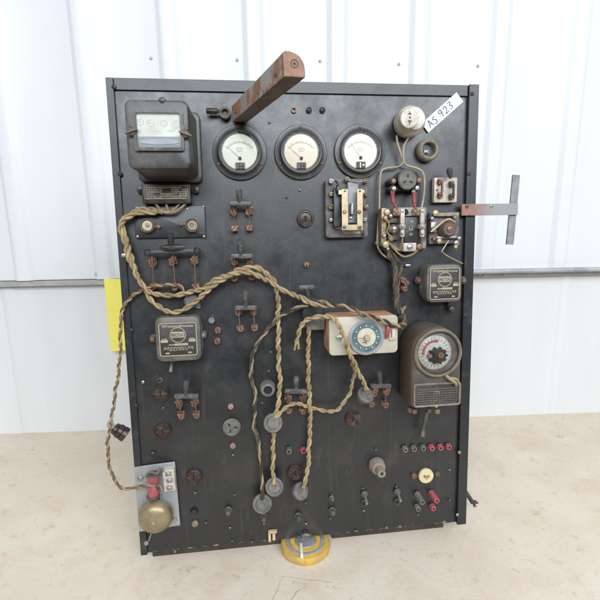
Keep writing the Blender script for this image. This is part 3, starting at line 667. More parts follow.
mb = MB(); mb.rbox(px_, py_, HB-.0004, HB+.0008, w, h, .0015, .0003); pl = t.part('nameplate', mb, 'label')
mb = MB(); rs = random.Random(3); z = HB+.0009
for sx in (-1, 1): mb.box((px_+sx*(w/2-.0014), py_, z), (.0007, h-.003, .0003))
for yy in (-1, 1): mb.box((px_, py_+yy*(h/2-.0014), z), (w-.0034, .0007, .0003))
for row in range(6):
    x = px_-w/2+.004
    while x < px_+w/2-.006:
        l = rs.uniform(.0015, .006)
        if not (row in (1, 2) and abs(x+l/2-px_) < .008) and rs.random() < .92: mb.box((x+l/2, py_+h/2-.0045-row*.0038, z), (l, rs.uniform(.0018, .0029), .0003))
        x += l+rs.uniform(.0004, .0010)
t.part('engraving', mb, 'lettering', parent=pl)
t = Thing('fuse_plate', 'black square plate with two round brass fuse holders, below the brass nameplate', 'fuse plate', 170, 222)
a = t.L(135.5, 238.5, .003); b = t.L(204.5, 205.5, .003); mb = MB(); mb.rbox((a.x+b.x)/2, (a.y+b.y)/2, 0, .003, b.x-a.x, b.y-a.y, .003, .0008); t.part('plate', mb, 'frame')
for px, py in ((203, 206.8), (204, 236.5), (137.5, 236.5), (137.5, 208)):
    q = t.L(px, py, .003); mb = MB(); mb.head(q.x, q.y, .0028, .0026, .0016); t.part('screw', mb, 'steel')
mb = MB(); q = t.L(187.2, 209, .003); mb.head(q.x, q.y, .0028, .0026, .002); t.part('pin', mb, 'brightsteel')
for px, py, sx in ((147, 225.6, 1), (192.2, 225.2, -1)):
    q = t.L(px, py, .012); mb = MB(); r = .0130
    mb.lathe([(r, 0.002), (r, .012), (r-.0012, .0135), (r-.0022, .0125), (r-.0028, .0060), (.0001, .0060)], Matrix.Translation((q.x, q.y, 0)), 30); f = t.part('fuse_holder', mb, 'brass')
    mb = MB(); mb.disc(q.x, q.y, .0061, .0105, r-.0036); t.part('fuse_face', mb, 'oldporcelain' if sx < 0 else 'porcelain', parent=f)
    mb = MB(); mb.disc(q.x+sx*.001, q.y+.001, .0105, .0125, .0035); t.part('contact_button', mb, 'brass', parent=f)
    mb = MB(); q = t.L(px+sx*10.5, py+1.2*sx, .006); mb.rbox(q.x-sx*.002, q.y, .0025, .006, .012, .005, .001, .0004); mb.head(q.x+sx*.002, q.y, .006, .0042, .003); t.part('fuse_terminal', mb, 'copper')
# ------------------------------------------------------------------ rusty bar lever
t = Thing('lever_bar', 'thick rusty steel bar jutting out of the board over the left round meter', 'lever', 233, 117)
A0 = P(232.5, 122, .008); B0 = P(284, 76.5, .300)
ax = (B0-A0).normalized(); Ln = (B0-A0).length
s1 = Vector((1, 0.03, 0)); s1 = (s1-ax*(s1 @ ax)).normalized(); s2 = ax.cross(s1).normalized()
Xb = Matrix((s1, s2, ax)).transposed().to_4x4(); Xb.translation = A0
Xl = t.Xi @ Xb
ww = .0275; hh = .0285
sec = [(0, 0), (ww, 0)]
for k in range(11):
    a = R(90*k/10); e = .8
    sec.append((ww*.08 + ww*.92*math.cos(a)**e, hh*.2 + hh*.8*math.sin(a)**e))
sec.append((0, hh*.93))
mb = MB(); N = 14
loops = []
for k in range(N+1):
    z = Ln*k/N; loops.append([(x+random.uniform(-.0002, .0002), y+random.uniform(-.0002, .0002), z) for x, y in sec])
mb.use('rust'); mb.loops(loops, Xl, True, False)
mb.use('rustend'); mb.loops([[(x, y, Ln) for x, y in sec], [(x*.96+ww*.02, y*.96+hh*.02, Ln+.0008) for x, y in sec]], Xl, False, True)
o = t.part('bar', mb, None, .0006)
nn = len(sec)
for p in o.data.polygons:                       # the flat underside is darker than the other faces
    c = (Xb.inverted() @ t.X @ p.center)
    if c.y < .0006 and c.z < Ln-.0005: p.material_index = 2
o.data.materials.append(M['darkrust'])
mb = MB(); mb.ring(ww*.5, hh*.52, Ln+.0006, Ln+.0012, .0040, .0050, Xl, 20, .0001); mb.box((ww*.5, hh*.52, Ln+.001), (.0042, .0009, .0006), Xl); mb.box((ww*.5, hh*.52, Ln+.001), (.0009, .0042, .0006), Xl)
t.part('end_stamp', mb, 'ink')
for z in (Ln*.12, Ln*.45, Ln*.9):
    mb = MB(); mb.cyl(Xl @ Vector((-.0002, hh*.35, z)), Xl @ Vector((-.0022, hh*.35, z)), .0028, .0022, 12) if z != Ln*.45 else mb.cyl(Xl @ Vector((ww*.5, .0002, z)), Xl @ Vector((ww*.5, -.0018, z)), .003, .0022, 12)
    t.part('rivet', mb, 'darkrust')
mb = MB(); q = t.L(225, 113, .010); mb.ring(q.x, q.y, .002, .014, .0062, .0105, None, 30); mb.disc(q.x, q.y, 0, .006, .0075); t.part('hinge_eye', mb, 'duskmetal')
mb = MB(); e = t.L(206, 110.8, .014); f = t.L(221, 111.4, .012); mb.lathe([(.0035, 0), (.0050, .002), (.0050, (f-e).length*.72), (.0030, (f-e).length*.8), (.0030, (f-e).length)], frame(e, f-e), 18); t.part('handle', mb, 'bakelite')
# ------------------------------------------------------------------ white ceiling-rose switch and its cord, porcelain ring
t = Thing('rotary_switch', 'round white porcelain switch with two brown marks on its cap, upper right of the board', 'switch', 407, 124)
mb = MB(); mb.lathe([(.0275, 0), (.0285, .004), (.0285, .020), (.0270, .025), (.0225, .029), (.0205, .031), (.0200, .040), (.0001, .041)], None, 48); t.part('base', mb, 'porcelain')
mb = MB(); q = t.L(409.6, 118.3, .052); mb.lathe([(.0175, -.014), (.0180, -.006), (.0172, -.001), (.0160, 0), (.0001, .0005)], Matrix.Translation(q), 40); c = t.part('cap', mb, 'porcelain')
mb = MB(); z = q.z+.0009
mb.box((q.x, q.y+.0075, z), (.0060, .0016, .0006)); mb.box((q.x, q.y+.0095, z), (.0014, .0050, .0006)); mb.box((q.x+.0006, q.y+.0015, z), (.0030, .0030, .0006))
mb.box((q.x, q.y-.0048, z), (.0070, .0018, .0006)); mb.box((q.x, q.y-.0078, z), (.0018, .0060, .0006)); t.part('marks', mb, 'darkrust', parent=c)
t = Thing('porcelain_socket', 'empty porcelain ring socket with a dark bore, right of the white round switch', 'socket', 426.2, 151)
mb = MB(); mb.lathe([(.0215, 0), (.0215, .009), (.0195, .014), (.0165, .0165), (.0140, .0150), (.0135, .003), (.0001, .003)], None, 44); t.part('body', mb, 'oldporcelain')
mb = MB(); mb.disc(0, 0, .0031, .0045, .0128); b = t.part('bore', mb, 'bakelite')
mb = MB(); mb.rbox(-.002, -.003, .0045, .0075, .010, .007, .002, .0005); mb.head(-.003, -.003, .0075, .003, .002); t.part('contact', mb, 'steel', parent=b)
# ------------------------------------------------------------------ paper tag
t = Thing('paper_tag', 'white paper tag handwritten AS 923 stuck slantwise in the upper right corner', 'tag', 442.5, 112)
a = t.L(421.7, 123.5, .001); b = t.L(428.3, 132.6, .001); c = t.L(463.2, 101.6, .001); d = t.L(456.4, 92.3, .001)
ang_ = math.atan2((c-b).y, (c-b).x); Lx = (c-b).length; Ly = (d-c).length; ctr = (a+b+c+d)/4
X = Matrix.Translation((ctr.x, ctr.y, 0)) @ Matrix.Rotation(ang_, 4, 'Z')
mb = MB(); mb.box((0, 0, .0009), (Lx, Ly, .0007), X); pp = t.part('paper', mb, 'paper')
G = {'A': [[(0, 0), (.35, 1), (.75, 0)], [(.15, .4), (.62, .38)]], 'S': [[(.62, .92), (.2, .95), (.08, .68), (.5, .5), (.62, .2), (.3, 0), (0, .1)]],
     '9': [[(.6, .62), (.3, .48), (.05, .68), (.25, .95), (.55, .9), (.6, .55), (.45, 0)]], '2': [[(0, .75), (.25, .98), (.55, .8), (.4, .4), (.02, .03), (.65, .08)]],
     '3': [[(.05, .92), (.45, .95), (.5, .7), (.2, .52), (.55, .35), (.5, .08), (0, .02)]], '.': [[(0, .06), (.1, .04)]]}
mb = MB(); x = -Lx/2+.009
for ch, w_, up_ in (('A', .0125, 0), ('S', .0105, -.001), ('.', .006, 0), ('9', .0125, .001), ('2', .0125, 0), ('3', .0115, .001)):
    H_ = .0140
    for st in G[ch]:
        q = [(x+px*w_*.95, -H_/2+py*H_+up_) for px, py in st]
        c3 = catmull([(a[0], a[1], 0) for a in q], .0015) if len(q) > 3 else [Vector((a[0], a[1], 0)) for a in q]
        sub = MB(); stroke(sub, [(p.x, p.y) for p in c3], .0019, .00115); mb.add([X @ v for v in sub.v], sub.f)
    x += w_
t.part('handwriting', mb, 'ink', parent=pp)
m, nt, bs = nodes('half_rusted_arm')
v = coords(nt, 1, rnd=False); sp_ = nt.nodes.new('ShaderNodeSeparateXYZ'); nt.links.new(v, sp_.inputs[0])
ad = nt.nodes.new('ShaderNodeMath'); ad.operation = 'MULTIPLY_ADD'; nt.links.new(noise(nt, v, 40, 5, .7), ad.inputs[0]); ad.inputs[1].default_value = .09; nt.links.new(sp_.outputs[0], ad.inputs[2])
c_ = mixc(nt, ramp(nt, ad.outputs[0], .050, .105), mixc(nt, ramp(nt, noise(nt, v, 70, 5, .7), .4, .6), (.34, .15, .10), (.20, .12, .09)), (.27, .27, .265))
nt.links.new(c_, bs.inputs['Base Color']); bs.inputs['Roughness'].default_value = .62; M['armrust'] = m
# ------------------------------------------------------------------ rusty T bracket on the right edge
t = Thing('latch_bracket', 'T-shaped flat steel latch with a red rusted arm sticking out past the right edge', 'bracket', 466, 208)
mb = MB(); a = t.L(461.3, 216, .012); b = t.L(518, 203.3, .012); mb.box(((a.x+b.x)/2, (a.y+b.y)/2+.0002, .0105), (b.x-a.x, b.y-a.y-.001, .005)); o = t.part('arm', mb, 'armrust' if 'armrust' in M else 'redrust', .0005)
mb = MB(); a = t.L(508.5, 244.5, .005); b = t.L(515.0, 175, .005); X = Matrix.Translation(((a.x+b.x)/2, (a.y+b.y)/2, .0055)) @ Matrix.Rotation(math.atan2(b.y-a.y, b.x-a.x)-PI/2, 4, 'Z'); mb.box((0.002, 0, 0), (.0155, (b-a).length, .0042), X); t.part('crossbar', mb, 'greymetal', .0005)
for px, py in ((467, 206.5), (491.5, 206)):
    q = t.L(px, py, .013); mb = MB(); mb.head(q.x, q.y, .0128, .0036, .0022); t.part('rivet', mb, 'darkrust' if px < 470 else 'steel')
mb = MB(); mb.box((t.L(470, 209, 0).x, t.L(470, 209, 0).y, .0065), (.022, .018, .004)); t.part('spacer', mb, 'darkrust')
# ------------------------------------------------------------------ relay with the brass U
t = Thing('relay', 'small relay on a purplish slate base with a bright brass U-shaped frame', 'relay', 347, 209, group=None)
HS = .014
def q_(px, py, h=HS): return t.L(px, py, h)
a = q_(326, 238); b = q_(368, 178.5); mb = MB(); mb.rbox((a.x+b.x)/2, (a.y+b.y)/2, 0, HS, b.x-a.x, b.y-a.y, .006, .002); t.part('base', mb, 'slate')
HU = .040
a = q_(334, 227, .03); b = q_(341.5, 189, .03); mb = MB(); mb.rbox((a.x+b.x)/2, (a.y+b.y)/2, HS-.001, .030, b.x-a.x, b.y-a.y, .002, .001); t.part('coil', mb, 'bakelite')
a = q_(348, 223, .028); b = q_(358.5, 182, .028); mb = MB(); mb.rbox((a.x+b.x)/2, (a.y+b.y)/2, HS-.001, .028, b.x-a.x, b.y-a.y, .002, .001); t.part('core', mb, 'greymetal')
mb = MB(); pts = []
for pa, pb in (((342, 230), (348, 189)), ((357.3, 230), (362.8, 189)), ((348.2, 230.2), (357.1, 224.5))):
    a = q_(*pa, HU); b = q_(*pb, HU); mb.box(((a.x+b.x)/2, (a.y+b.y)/2, HU-.0015), (b.x-a.x, b.y-a.y, .003))
a = q_(338.5, 194.5, HU); b = q_(341.9, 190, HU); mb.box(((a.x+b.x)/2, (a.y+b.y)/2, HU-.0015), (b.x-a.x, b.y-a.y, .003))
a = q_(362.9, 193, HU); b = q_(364.5, 190, HU); mb.box(((a.x+b.x)/2, (a.y+b.y)/2, HU-.0015), (b.x-a.x, b.y-a.y, .003))
t.part('brass_frame', mb, 'palebrass', .0004)
mb = MB(); a = q_(352.6, 214, HU); b = q_(352.9, 203, HU); mb.cyl((a.x, a.y, .034), (b.x, b.y, .034), .0042, .0042, 18); t.part('armature', mb, 'steel')
mb = MB(); a = q_(351, 218, .03); mb.head(a.x, a.y, .028, .0030, .003); t.part('pin', mb, 'brightsteel')
mb = MB(); a = q_(343, 234.2); b = q_(359.5, 231.6); mb.rbox((a.x+b.x)/2, (a.y+b.y)/2, HS, HS+.004, b.x-a.x, b.y-a.y, .001, .0005); t.part('name_strip', mb, 'lettering')
for px, py in ((344.5, 212), (359.3, 212), (344.5, 227), (359.8, 227.5), (345, 191), (360, 191)):
    q = q_(px, py, HU); mb = MB(); mb.head(q.x, q.y, HU-.0002, .0036 if py > 200 else .002, .0028); t.part('screw', mb, 'brass' if px < 350 else 'copper')
for px, py, mm, r in ((331.3, 181, 'steel', .0052), (347.5, 179.5, 'brass', .0056), (366, 180.7, 'brass', .0052), (331.2, 194, 'brass', .0045), (366.7, 194.5, 'brass', .0042), (331, 206.5, 'brass', .0056), (366.3, 206.7, 'brass', .0048), (331, 220, 'steel', .0040), (365, 219.5, 'steel', .0044), (337.7, 226.5, 'steel', .005), (364.5, 233.5, 'copper', .003), (336.5, 187.5, 'brightsteel', .0042)):
    q = q_(px, py, .022); mb = MB(); X = Matrix.Translation((q.x, q.y, 0)); mb.lathe([(r*.6, HS-.001), (r*.6, .019), (r, .019), (r, .022), (r*.8, .0235), (.0001, .0237)], X, 18); mb.use(mm); mb.mi = [0]*len(mb.f); mb.use('hole'); mb.box((0, 0, .0237), (r*1.3, r*.25, .0004), X @ Matrix.Rotation(random.uniform(0, 3), 4, 'Z')); t.part('terminal', mb)
mb = MB(); mb.tube(catmull([q_(347.5, 180, .026), q_(356, 182, .030), (q_(366, 181, .026))]), .0014); t.part('link_wire', mb, 'steel')
mb = MB(); mb.tube(catmull([q_(335.5, 181, .026), q_(338, 184, .032), q_(336, 189, .03), q_(338, 192, .036)]), .0022); t.part('lead', mb, 'bakelite')
# ------------------------------------------------------------------ relay stack with the grey three-slot cap
t = Thing('contactor', 'crowded contactor with white levers under a round grey three-slot cap', 'contactor', 405, 225)
HK = .030
def k_(px, py, h=HK): return t.L(px, py, h)
def slab(mb, x0, y0, x1, y1, z0, z1, h=None, r=.001, c=.0006):
    a = t.L(min(x0, x1), max(y0, y1), h if h is not None else z1); b = t.L(max(x0, x1), min(y0, y1), h if h is not None else z1)
    mb.rbox((a.x+b.x)/2, (a.y+b.y)/2, z0, z1, b.x-a.x, b.y-a.y, r, c); return mb
mb = slab(MB(), 382, 207.5, 427, 250, 0, .012); t.part('base', mb, 'slate')
mb = slab(MB(), 394.5, 207.2, 426, 216.2, .010, .034); t.part('top_block', mb, 'oldporcelain')
mb = slab(MB(), 404.5, 216.6, 421.5, 242.5, .010, .030); mid = t.part('middle_block', mb, 'bakelite')
mb = MB(); q = k_(411.8, 221.5, .0305)
mb.box((q.x, q.y, .0304), (.0060, .0015, .0005)); mb.box((q.x, q.y, .0304), (.0015, .0055, .0005))
q = k_(410.8, 228.3, .0305)
for sx in (-1, 1): mb.box((q.x+sx*.0028, q.y+.001, .0304), (.0013, .0065, .0005))
mb.box((q.x, q.y-.003, .0304), (.0068, .0013, .0005)); q = k_(411, 234.2, .0305); mb.box((q.x, q.y+.001, .0304), (.006, .0012, .0005)); mb.box((q.x, q.y-.0014, .0304), (.006, .0012, .0005)); t.part('markings', mb, 'lettering', parent=mid)
for x in (402.8, 422.7):
    mb = MB(); slab(mb, x-2.1, 209, x+2.1, 224, .034, .040, r=.002); slab(mb, x-2.4, 224, x+2.6, 229, .030, .044, r=.003); slab(mb, x-1.9, 229, x+1.9, 237, .032, .039, r=.0015); lv = t.part('lever', mb, 'porcelain')
    mb = MB(); q = k_(x, 226.5, .045); mb.head(q.x, q.y, .0438, .0036, .003); q = k_(x, 211.5, .041); mb.head(q.x, q.y, .0398, .0026, .002); q = k_(x-.3, 233.5, .041); mb.head(q.x, q.y, .0388, .003, .003); t.part('screw', mb, 'steel', parent=lv)
for x in (396.5, 415.6):
    mb = MB(); q = k_(x, 211.8, .036); mb.rbox(q.x, q.y, .034, .038, .014, .013, .002, .0008); mb.head(q.x-.001, q.y, .038, .0045, .003); t.part('terminal', mb, 'brass')
mb = MB(); q = k_(405.8, 212, .036); mb.cyl((q.x, q.y, .0335), (q.x, q.y, .0345), .0060); t.part('hole', mb, 'hole')
mb = slab(MB(), 403.5, 242.7, 416.5, 251.5, .010, .036); wb = t.part('foot_block', mb, 'porcelain')
mb = MB(); q = k_(410, 247, .037); mb.lathe([(.0055, .0358), (.0055, .038), (.003, .0395), (.0001, .0395)], Matrix.Translation((q.x, q.y, 0)), 20); t.part('screw', mb, 'steel', parent=wb)
mb = MB(); q = k_(419.5, 246.7, .034); mb.cyl((q.x, q.y, .012), (q.x, q.y, .034), .0052); mb.head(q.x, q.y, .034, .006, .003); t.part('terminal', mb, 'copper')
mb = MB(); q = k_(423.6, 245.5, .034); mb.rbox(q.x, q.y, .012, .036, .007, .012, .002, .001); t.part('terminal', mb, 'oldporcelain')
# side mechanism, left
mb = slab(MB(), 381.5, 208, 386.5, 246, .012, .036); t.part('side_plate', mb, 'brass')
for (x, y, r, h, mm) in ((387.5, 212, .006, .040, 'palebrass'), (391, 216, .0045, .034, 'steel'), (385.8, 218, .005, .042, 'brass'), (386, 244.5, .0065, .042, 'palebrass'), (391.5, 239, .005, .034, 'brass'), (388, 249, .004, .03, 'steel'), (384.5, 236, .004, .04, 'steel')):
    mb = MB(); q = k_(x, y, h); mb.cyl((q.x, q.y, .011), (q.x, q.y, h-.003), r*.6); mb.head(q.x, q.y, h-.003, r, .004); t.part('terminal', mb, mm)
mb = MB(); a = k_(388, 229, .032); b = k_(397, 229, .032); mb.cyl((a.x, a.y, .028), (b.x, b.y, .028), .0085, .0085, 20); t.part('coil', mb, 'duskmetal')
mb = MB(); a = k_(393, 229, .036); b = k_(395.5, 229, .036); mb.cyl((a.x, a.y, .028), (b.x, b.y, .028), .0092, .0092, 20); t.part('coil_band', mb, 'brightsteel')
t.part('yoke', slab(MB(), 387, 217, 400, 223, .012, .026), 'duskmetal'); t.part('yoke', slab(MB(), 388, 235, 400, 240, .012, .024), 'duskmetal')
mb = MB(); mb.tube(catmull([k_(402.6, 236, .036), k_(402, 244, .030), k_(399, 250, .022), k_(393, 246, .02), k_(388, 241, .03)]), .0018); mb.tube(catmull([k_(419, 249, .03), k_(412, 254.5, .026), k_(404, 256.5, .022), k_(397, 252, .018), k_(389, 243, .03)]), .0020); mb.tube(catmull([k_(385, 218, .04), k_(389, 224, .044), k_(387, 232, .036), k_(392, 237, .034)]), .0014); t.part('lead', mb, 'tan')
# cap, posts and red sleeves
q = k_(407.8, 179.8, .034)
mb = MB(); mb.cyl((q.x, q.y+.004, 0), (q.x, q.y+.004, .030), .0165, .0175, 28); slab(mb, 390.5, 186, 419, 191, 0, .016, r=.004); t.part('cap_base', mb, 'bakelite')
threeslot(0, 0, .0182, 'three_slot_cap', t.o, Matrix.Translation((q.x, q.y, .0295)), rot=R(0))
for x, y in ((393.8, 181), (419.4, 180.5), (394, 188.5), (417.2, 188)):
    q = k_(x, y, .028); mb = MB(); mb.cyl((q.x, q.y, 0), (q.x, q.y, .022), .0075, .0068, 16); o = t.part('post', mb, 'bakelite')
    mb = MB(); mb.lathe([(.006, .0218), (.006, .026), (.004, .029), (.0001, .0295)], Matrix.Translation((q.x, q.y, 0)), 6 if y > 185 else 16); t.part('nut', mb, 'copper' if y < 185 else 'steel', parent=o)
for x, x2 in ((392.6, 395.5), (413.7, 414.5)):
    mb = MB(); mb.tube(catmull([k_(x, 191.5, .020), k_(x, 197, .026), k_(x+.6, 203, .030)]), .0040, 12); mb.tube(catmull([k_(x+.6, 203, .031), k_(x2, 206, .034), k_(x2+1.6, 210, .038)]), .0026, 10); t.part('red_sleeve', mb, 'darkred')
    mb = MB(); q = k_(x, 192, .021); mb.cyl(k_(x, 190.6, .019), k_(x, 193, .022), .0043); t.part('ferrule', mb, 'porcelain')
# ------------------------------------------------------------------ third module
t = Thing('relay', 'small relay with round brown coil and loose bent wire', 'relay', 445, 228)
mb = slab(MB(), 429.5, 212, 459.5, 244, 0, .012); t.part('base', mb, 'slate')
mb = slab(MB(), 436, 212.8, 458.5, 216.4, .012, .020); t.part('top_strip', mb, 'oldporcelain')
mb = MB(); q = k_(449.8, 229.3, .034); mb.lathe([(.0165, .010), (.0165, .022), (.0150, .024), (.0145, .030), (.0115, .034), (.0001, .034)], Matrix.Translation((q.x, q.y, 0)), 30); cl = t.part('coil', mb, 'duskmetal')
mb = MB(); mb.lathe([(.0060, .0339), (.0055, .036), (.003, .037), (.0001, .037)], Matrix.Translation((q.x, q.y, 0)), 20); t.part('core', mb, 'copper', parent=cl)
for (x, y, r, mm) in ((436, 213, .0060, 'palebrass'), (432.5, 218.5, .004, 'steel'), (455.5, 217.5, .0048, 'brass'), (457, 243, .0060, 'steel'), (456, 247, .004, 'palebrass'), (439.8, 241, .0055, 'palebrass'), (433.5, 229, .0045, 'brass'), (459.5, 238.5, .0045, 'steel'), (434.5, 239, .004, 'copper')):
    mb = MB(); q = k_(x, y, .024); mb.cyl((q.x, q.y, .008), (q.x, q.y, .021), r*.65); mb.head(q.x, q.y, .021, r, .004); t.part('terminal', mb, mm)
t.part('yoke', slab(MB(), 431, 222, 436.5, 232, .012, .022), 'steel'); t.part('yoke', slab(MB(), 436.5, 236.2, 457, 238.6, .012, .022), 'steel')
mb = MB(); a = k_(431, 232, .026); b = k_(443.5, 221.5, .028); mb.tube([a, b], .0022); mb.tube(catmull([b, k_(449, 219, .03), k_(455, 222, .028)]), .0018); t.part('spring_arm', mb, 'palebrass')
mb = MB(); mb.tube([k_(448.5, 240.5, .024), k_(443.8, 248, .030), k_(441.5, 251.5, .030), k_(446.5, 255.5, .028), k_(455, 260, .022), k_(462.5, 263.5, .016)], .0013); t.part('bent_wire', mb, 'palebrass')
# ------------------------------------------------------------------ the two relay boxes with a maker's plate
def relaybox(label, bx, by, px0, py0, px1, py1, depth, ears, outx, outy):
    t = Thing('relay_box', label, 'relay box', bx, by, group='square dark relay boxes with a bordered nameplate')
    a = t.L(px0-outx, py1+outy, depth); b = t.L(px1+outx, py0-outy, depth); cx, cy = (a.x+b.x)/2, (a.y+b.y)/2; w, h = b.x-a.x, b.y-a.y
    mb = MB(); mb.rbox(cx, cy, 0, depth*.35, w+.002, h-.004, .018, .002); mb.rbox(cx, cy, depth*.3, depth, w, h, .012, .004); t.part('body', mb, 'duskmetal2' if 'duskmetal2' in M else 'duskface')
    for (ex, ey) in ears:
        q = t.L(ex, ey, .010); mb = MB(); sx = 1 if q.x > cx else -1
        mb.rbox(q.x-sx*.004, q.y, 0, .009, .022, .016, .006, .002); e = t.part('lug', mb, 'duskface')
        mb = MB(); mb.lathe([(.0055, .008), (.0055, .012), (.0035, .0145), (.0001, .015)], Matrix.Translation((q.x, q.y, 0)), 18); t.part('screw', mb, 'steel' if sx > 0 and bx < 300 else 'copper', parent=e)
    a = t.L(px0, py1, depth); b = t.L(px1, py0, depth); cx, cy = (a.x+b.x)/2, (a.y+b.y)/2; w, h = b.x-a.x, b.y-a.y
    mb = MB(); mb.rbox(cx, cy, depth-.0008, depth+.0012, w, h, .005, .0004); pl = t.part('nameplate', mb, 'label')
    z = depth+.0013; mb = MB()
    o = rrect(w-.001, h-.001, .0045, 6, cx, cy); i = rrect(w-.0045, h-.0045, .003, 6, cx, cy)
    mb.loops([[(x, y, z-.0004) for x, y in o], [(x, y, z+.0004) for x, y in o], [(x, y, z+.0004) for x, y in i], [(x, y, z-.0004) for x, y in i]], None, False, False)
    t.part('border', mb, 'lettering', parent=pl)
    mb = MB(); cyc = cy+h*.13; mb.ring(cx, cyc, z, z+.0004, h*.205, h*.228, None, 40, .0001)
    mb.rbox(cx, cyc+.0005, z, z+.0003, h*.36, h*.17, .001, .0001)
    for sx in (-1, 1):
        mb.rbox(cx+sx*w*.36, cy-h*.045, z, z+.0004, w*.18, h*.075, .0006, .0001); mb.box((cx+sx*w*.36, cy+h*.02, z), (w*.13, h*.02, .0004))
    rs = random.Random(5)
    for yy, ww_, n, th in ((-.235, .78, 9, .022), (-.275, .80, 10, .020), (-.315, .5, 6, .018)):
        for k in range(n):
            l = ww_*w/n; mb.box((cx-ww_*w/2+l*(k+.5), cy+h*yy, z), (l*rs.uniform(.5, .85), h*th, .0004))
    for sx in (-1, 1): mb.box((cx+sx*w*.29, cy-h*.40, z), (w*.10, h*.045, .0004))
    mb.box((cx-w*.17, cy-h*.155, z), (w*.16, h*.03, .0004)); mb.box((cx+w*.08, cy-h*.15, z), (w*.34, h*.065, .0004)); t.part('print', mb, 'lettering', parent=pl)
    lettering([('Westinghouse', cx, cy+h*.385, z+.0002, w*.82, h*.105, .022)], pl)
    lettering([('RECTOX', cx, cyc+.0005, z+.0004, h*.32, h*.10, .02)], pl, 'label')
    return t
relaybox('square dark relay box with lettered nameplate, hanging under the tan cord loop at left', 179, 337, 160, 321.5, 196.5, 357, .034, ((152.8, 339), (203, 335)), 3.2, 5.6)
relaybox('square dark relay box with lettered nameplate, above the round-faced time switch at right', 443, 281, 429, 267, 460, 300.2, .038, ((419, 280.5), (463.5, 280.5)), 2.6, 3.0)
# ------------------------------------------------------------------ cream timer
t = Thing('timer', 'cream painted box timer with a round teal and cream dial, orange rust on its sides', 'timer', 361, 334)
HT = .062
a = t.L(329.5, 356, HT); b = t.L(398, 315, HT)
mb = MB(); cx, cy = (a.x+b.x)/2, (a.y+b.y)/2; w, h = b.x-a.x, b.y-a.y
mb.rbox(cx, cy, 0, HT-.004, w, h, .008, .001); t.part('case', mb, 'creamside')
mb = MB(); mb.rbox(cx, cy, HT-.0045, HT, w+.0006, h+.0006, .0082, .0022); t.part('front', mb, 'cream')
q = t.L(366, 337, HT); Y = Matrix.Translation((q.x, q.y, HT))
mb = MB(); mb.lathe([(.0345, -.001), (.0345, .003), (.033, .0045), (.0290, .0045), (.0280, .0020), (.0001, .0020)], Y, 60); dl = t.part('bezel', mb, 'silver')
mb = MB(); mb.lathe([(.0275, .0020), (.0275, .0028), (.0001, .0028)], Y, 48); t.part('teal_scale', mb, 'teal', parent=dl)
mb = MB()
for k in range(12):
    X = Y @ Matrix.Rotation(R(30*k), 4, 'Z'); mb.box((.0225, 0, .0029), (.0036, .0016, .0003), X)
    X = Y @ Matrix.Rotation(R(30*k+15), 4, 'Z'); mb.box((.0225, 0, .0029), (.0012, .0006, .0003), X)
t.part('numerals', mb, 'palegreen', parent=dl)
mb = MB(); mb.lathe([(.0180, .0029), (.0180, .0040), (.0175, .0045), (.0001, .0045)], Y, 40); c2 = t.part('inner_dial', mb, 'innerdial', parent=dl)
mb = MB(); mb.box((-.010, -.001, .0047), (.012, .0009, .0004), Y); mb.box((-.004, -.0095, .0047), (.006, .0022, .0004), Y); mb.box((-.0006, -.011, .0047), (.002, .002, .0004), Y); t.part('pointer', mb, 'copper', parent=dl)
mb = MB(); mb.lathe([(.0060, .0045), (.0055, .010), (.0040, .0115), (.0001, .0118)], Y, 26); t.part('knob', mb, 'porcelain')
mb = MB(); q = t.L(339, 338, HT); mb.lathe([(.0068, HT-.001), (.006, HT+.002), (.003, HT+.0035), (.0001, HT+.0035)], Matrix.Translation((q.x, q.y, 0)), 20); t.part('screw', mb, 'brightsteel')
mb = MB(); slab(mb, 389.5, 328, 395.5, 340.5, HT-.001, HT+.004, r=.001); t.part('clip', mb, 'innerdial')
mb = MB(); slab(mb, 391, 330, 392.3, 337.5, HT+.0038, HT+.0048, HT+.005, r=.0003, c=.0001); t.part('clip_slot', mb, 'copper')
mb = MB(); mb.tube(catmull([t.L(387.8, 323.5, HT+.006), t.L(388.2, 329, HT+.010), t.L(387.2, 334, HT+.008), t.L(386.4, 338, HT+.003)]), .0042, 12, lambda u: .55+.6*math.sin(PI*min(1, u*.9+.15))); t.part('red_lever', mb, 'red')
# ------------------------------------------------------------------ time switch
t = Thing('time_switch', 'tall brown cast time switch with round glass face above an engraved plate', 'time switch', 433, 362)
HC = .072
a = t.L(411.5, 408.5, HC); b = t.L(462.5, 326, HC); w = b.x-a.x; cx = (a.x+b.x)/2; rad = w/2; ytop = b.y
def arch(w_, ytop_, ybot, r_=.006, n=26):
    out = [(cx+w_/2, ybot+r_)]; 
    for k in range(n+1): an = PI*k/n; out.append((cx+w_/2*math.cos(an), ytop_-w_/2+w_/2*math.sin(an)))
    out += [(cx-w_/2, ybot+r_), (cx-w_/2+r_*.3, ybot+r_*.3), (cx-w_/2+r_, ybot), (cx+w_/2-r_, ybot), (cx+w_/2-r_*.3, ybot+r_*.3)]
    return out
Ls = []
for z, s in ((0, .003), (.004, 0), (HC-.010, 0), (HC-.003, .0015), (HC, .005)):
    Ls.append([(x, y, z) for x, y in arch(w-2*s, ytop-s, a.y+s)])
mb = MB(); mb.loops(Ls); t.part('case', mb, 'duskmetal')
c = t.L(437, 352.5, HC); RO = .0475
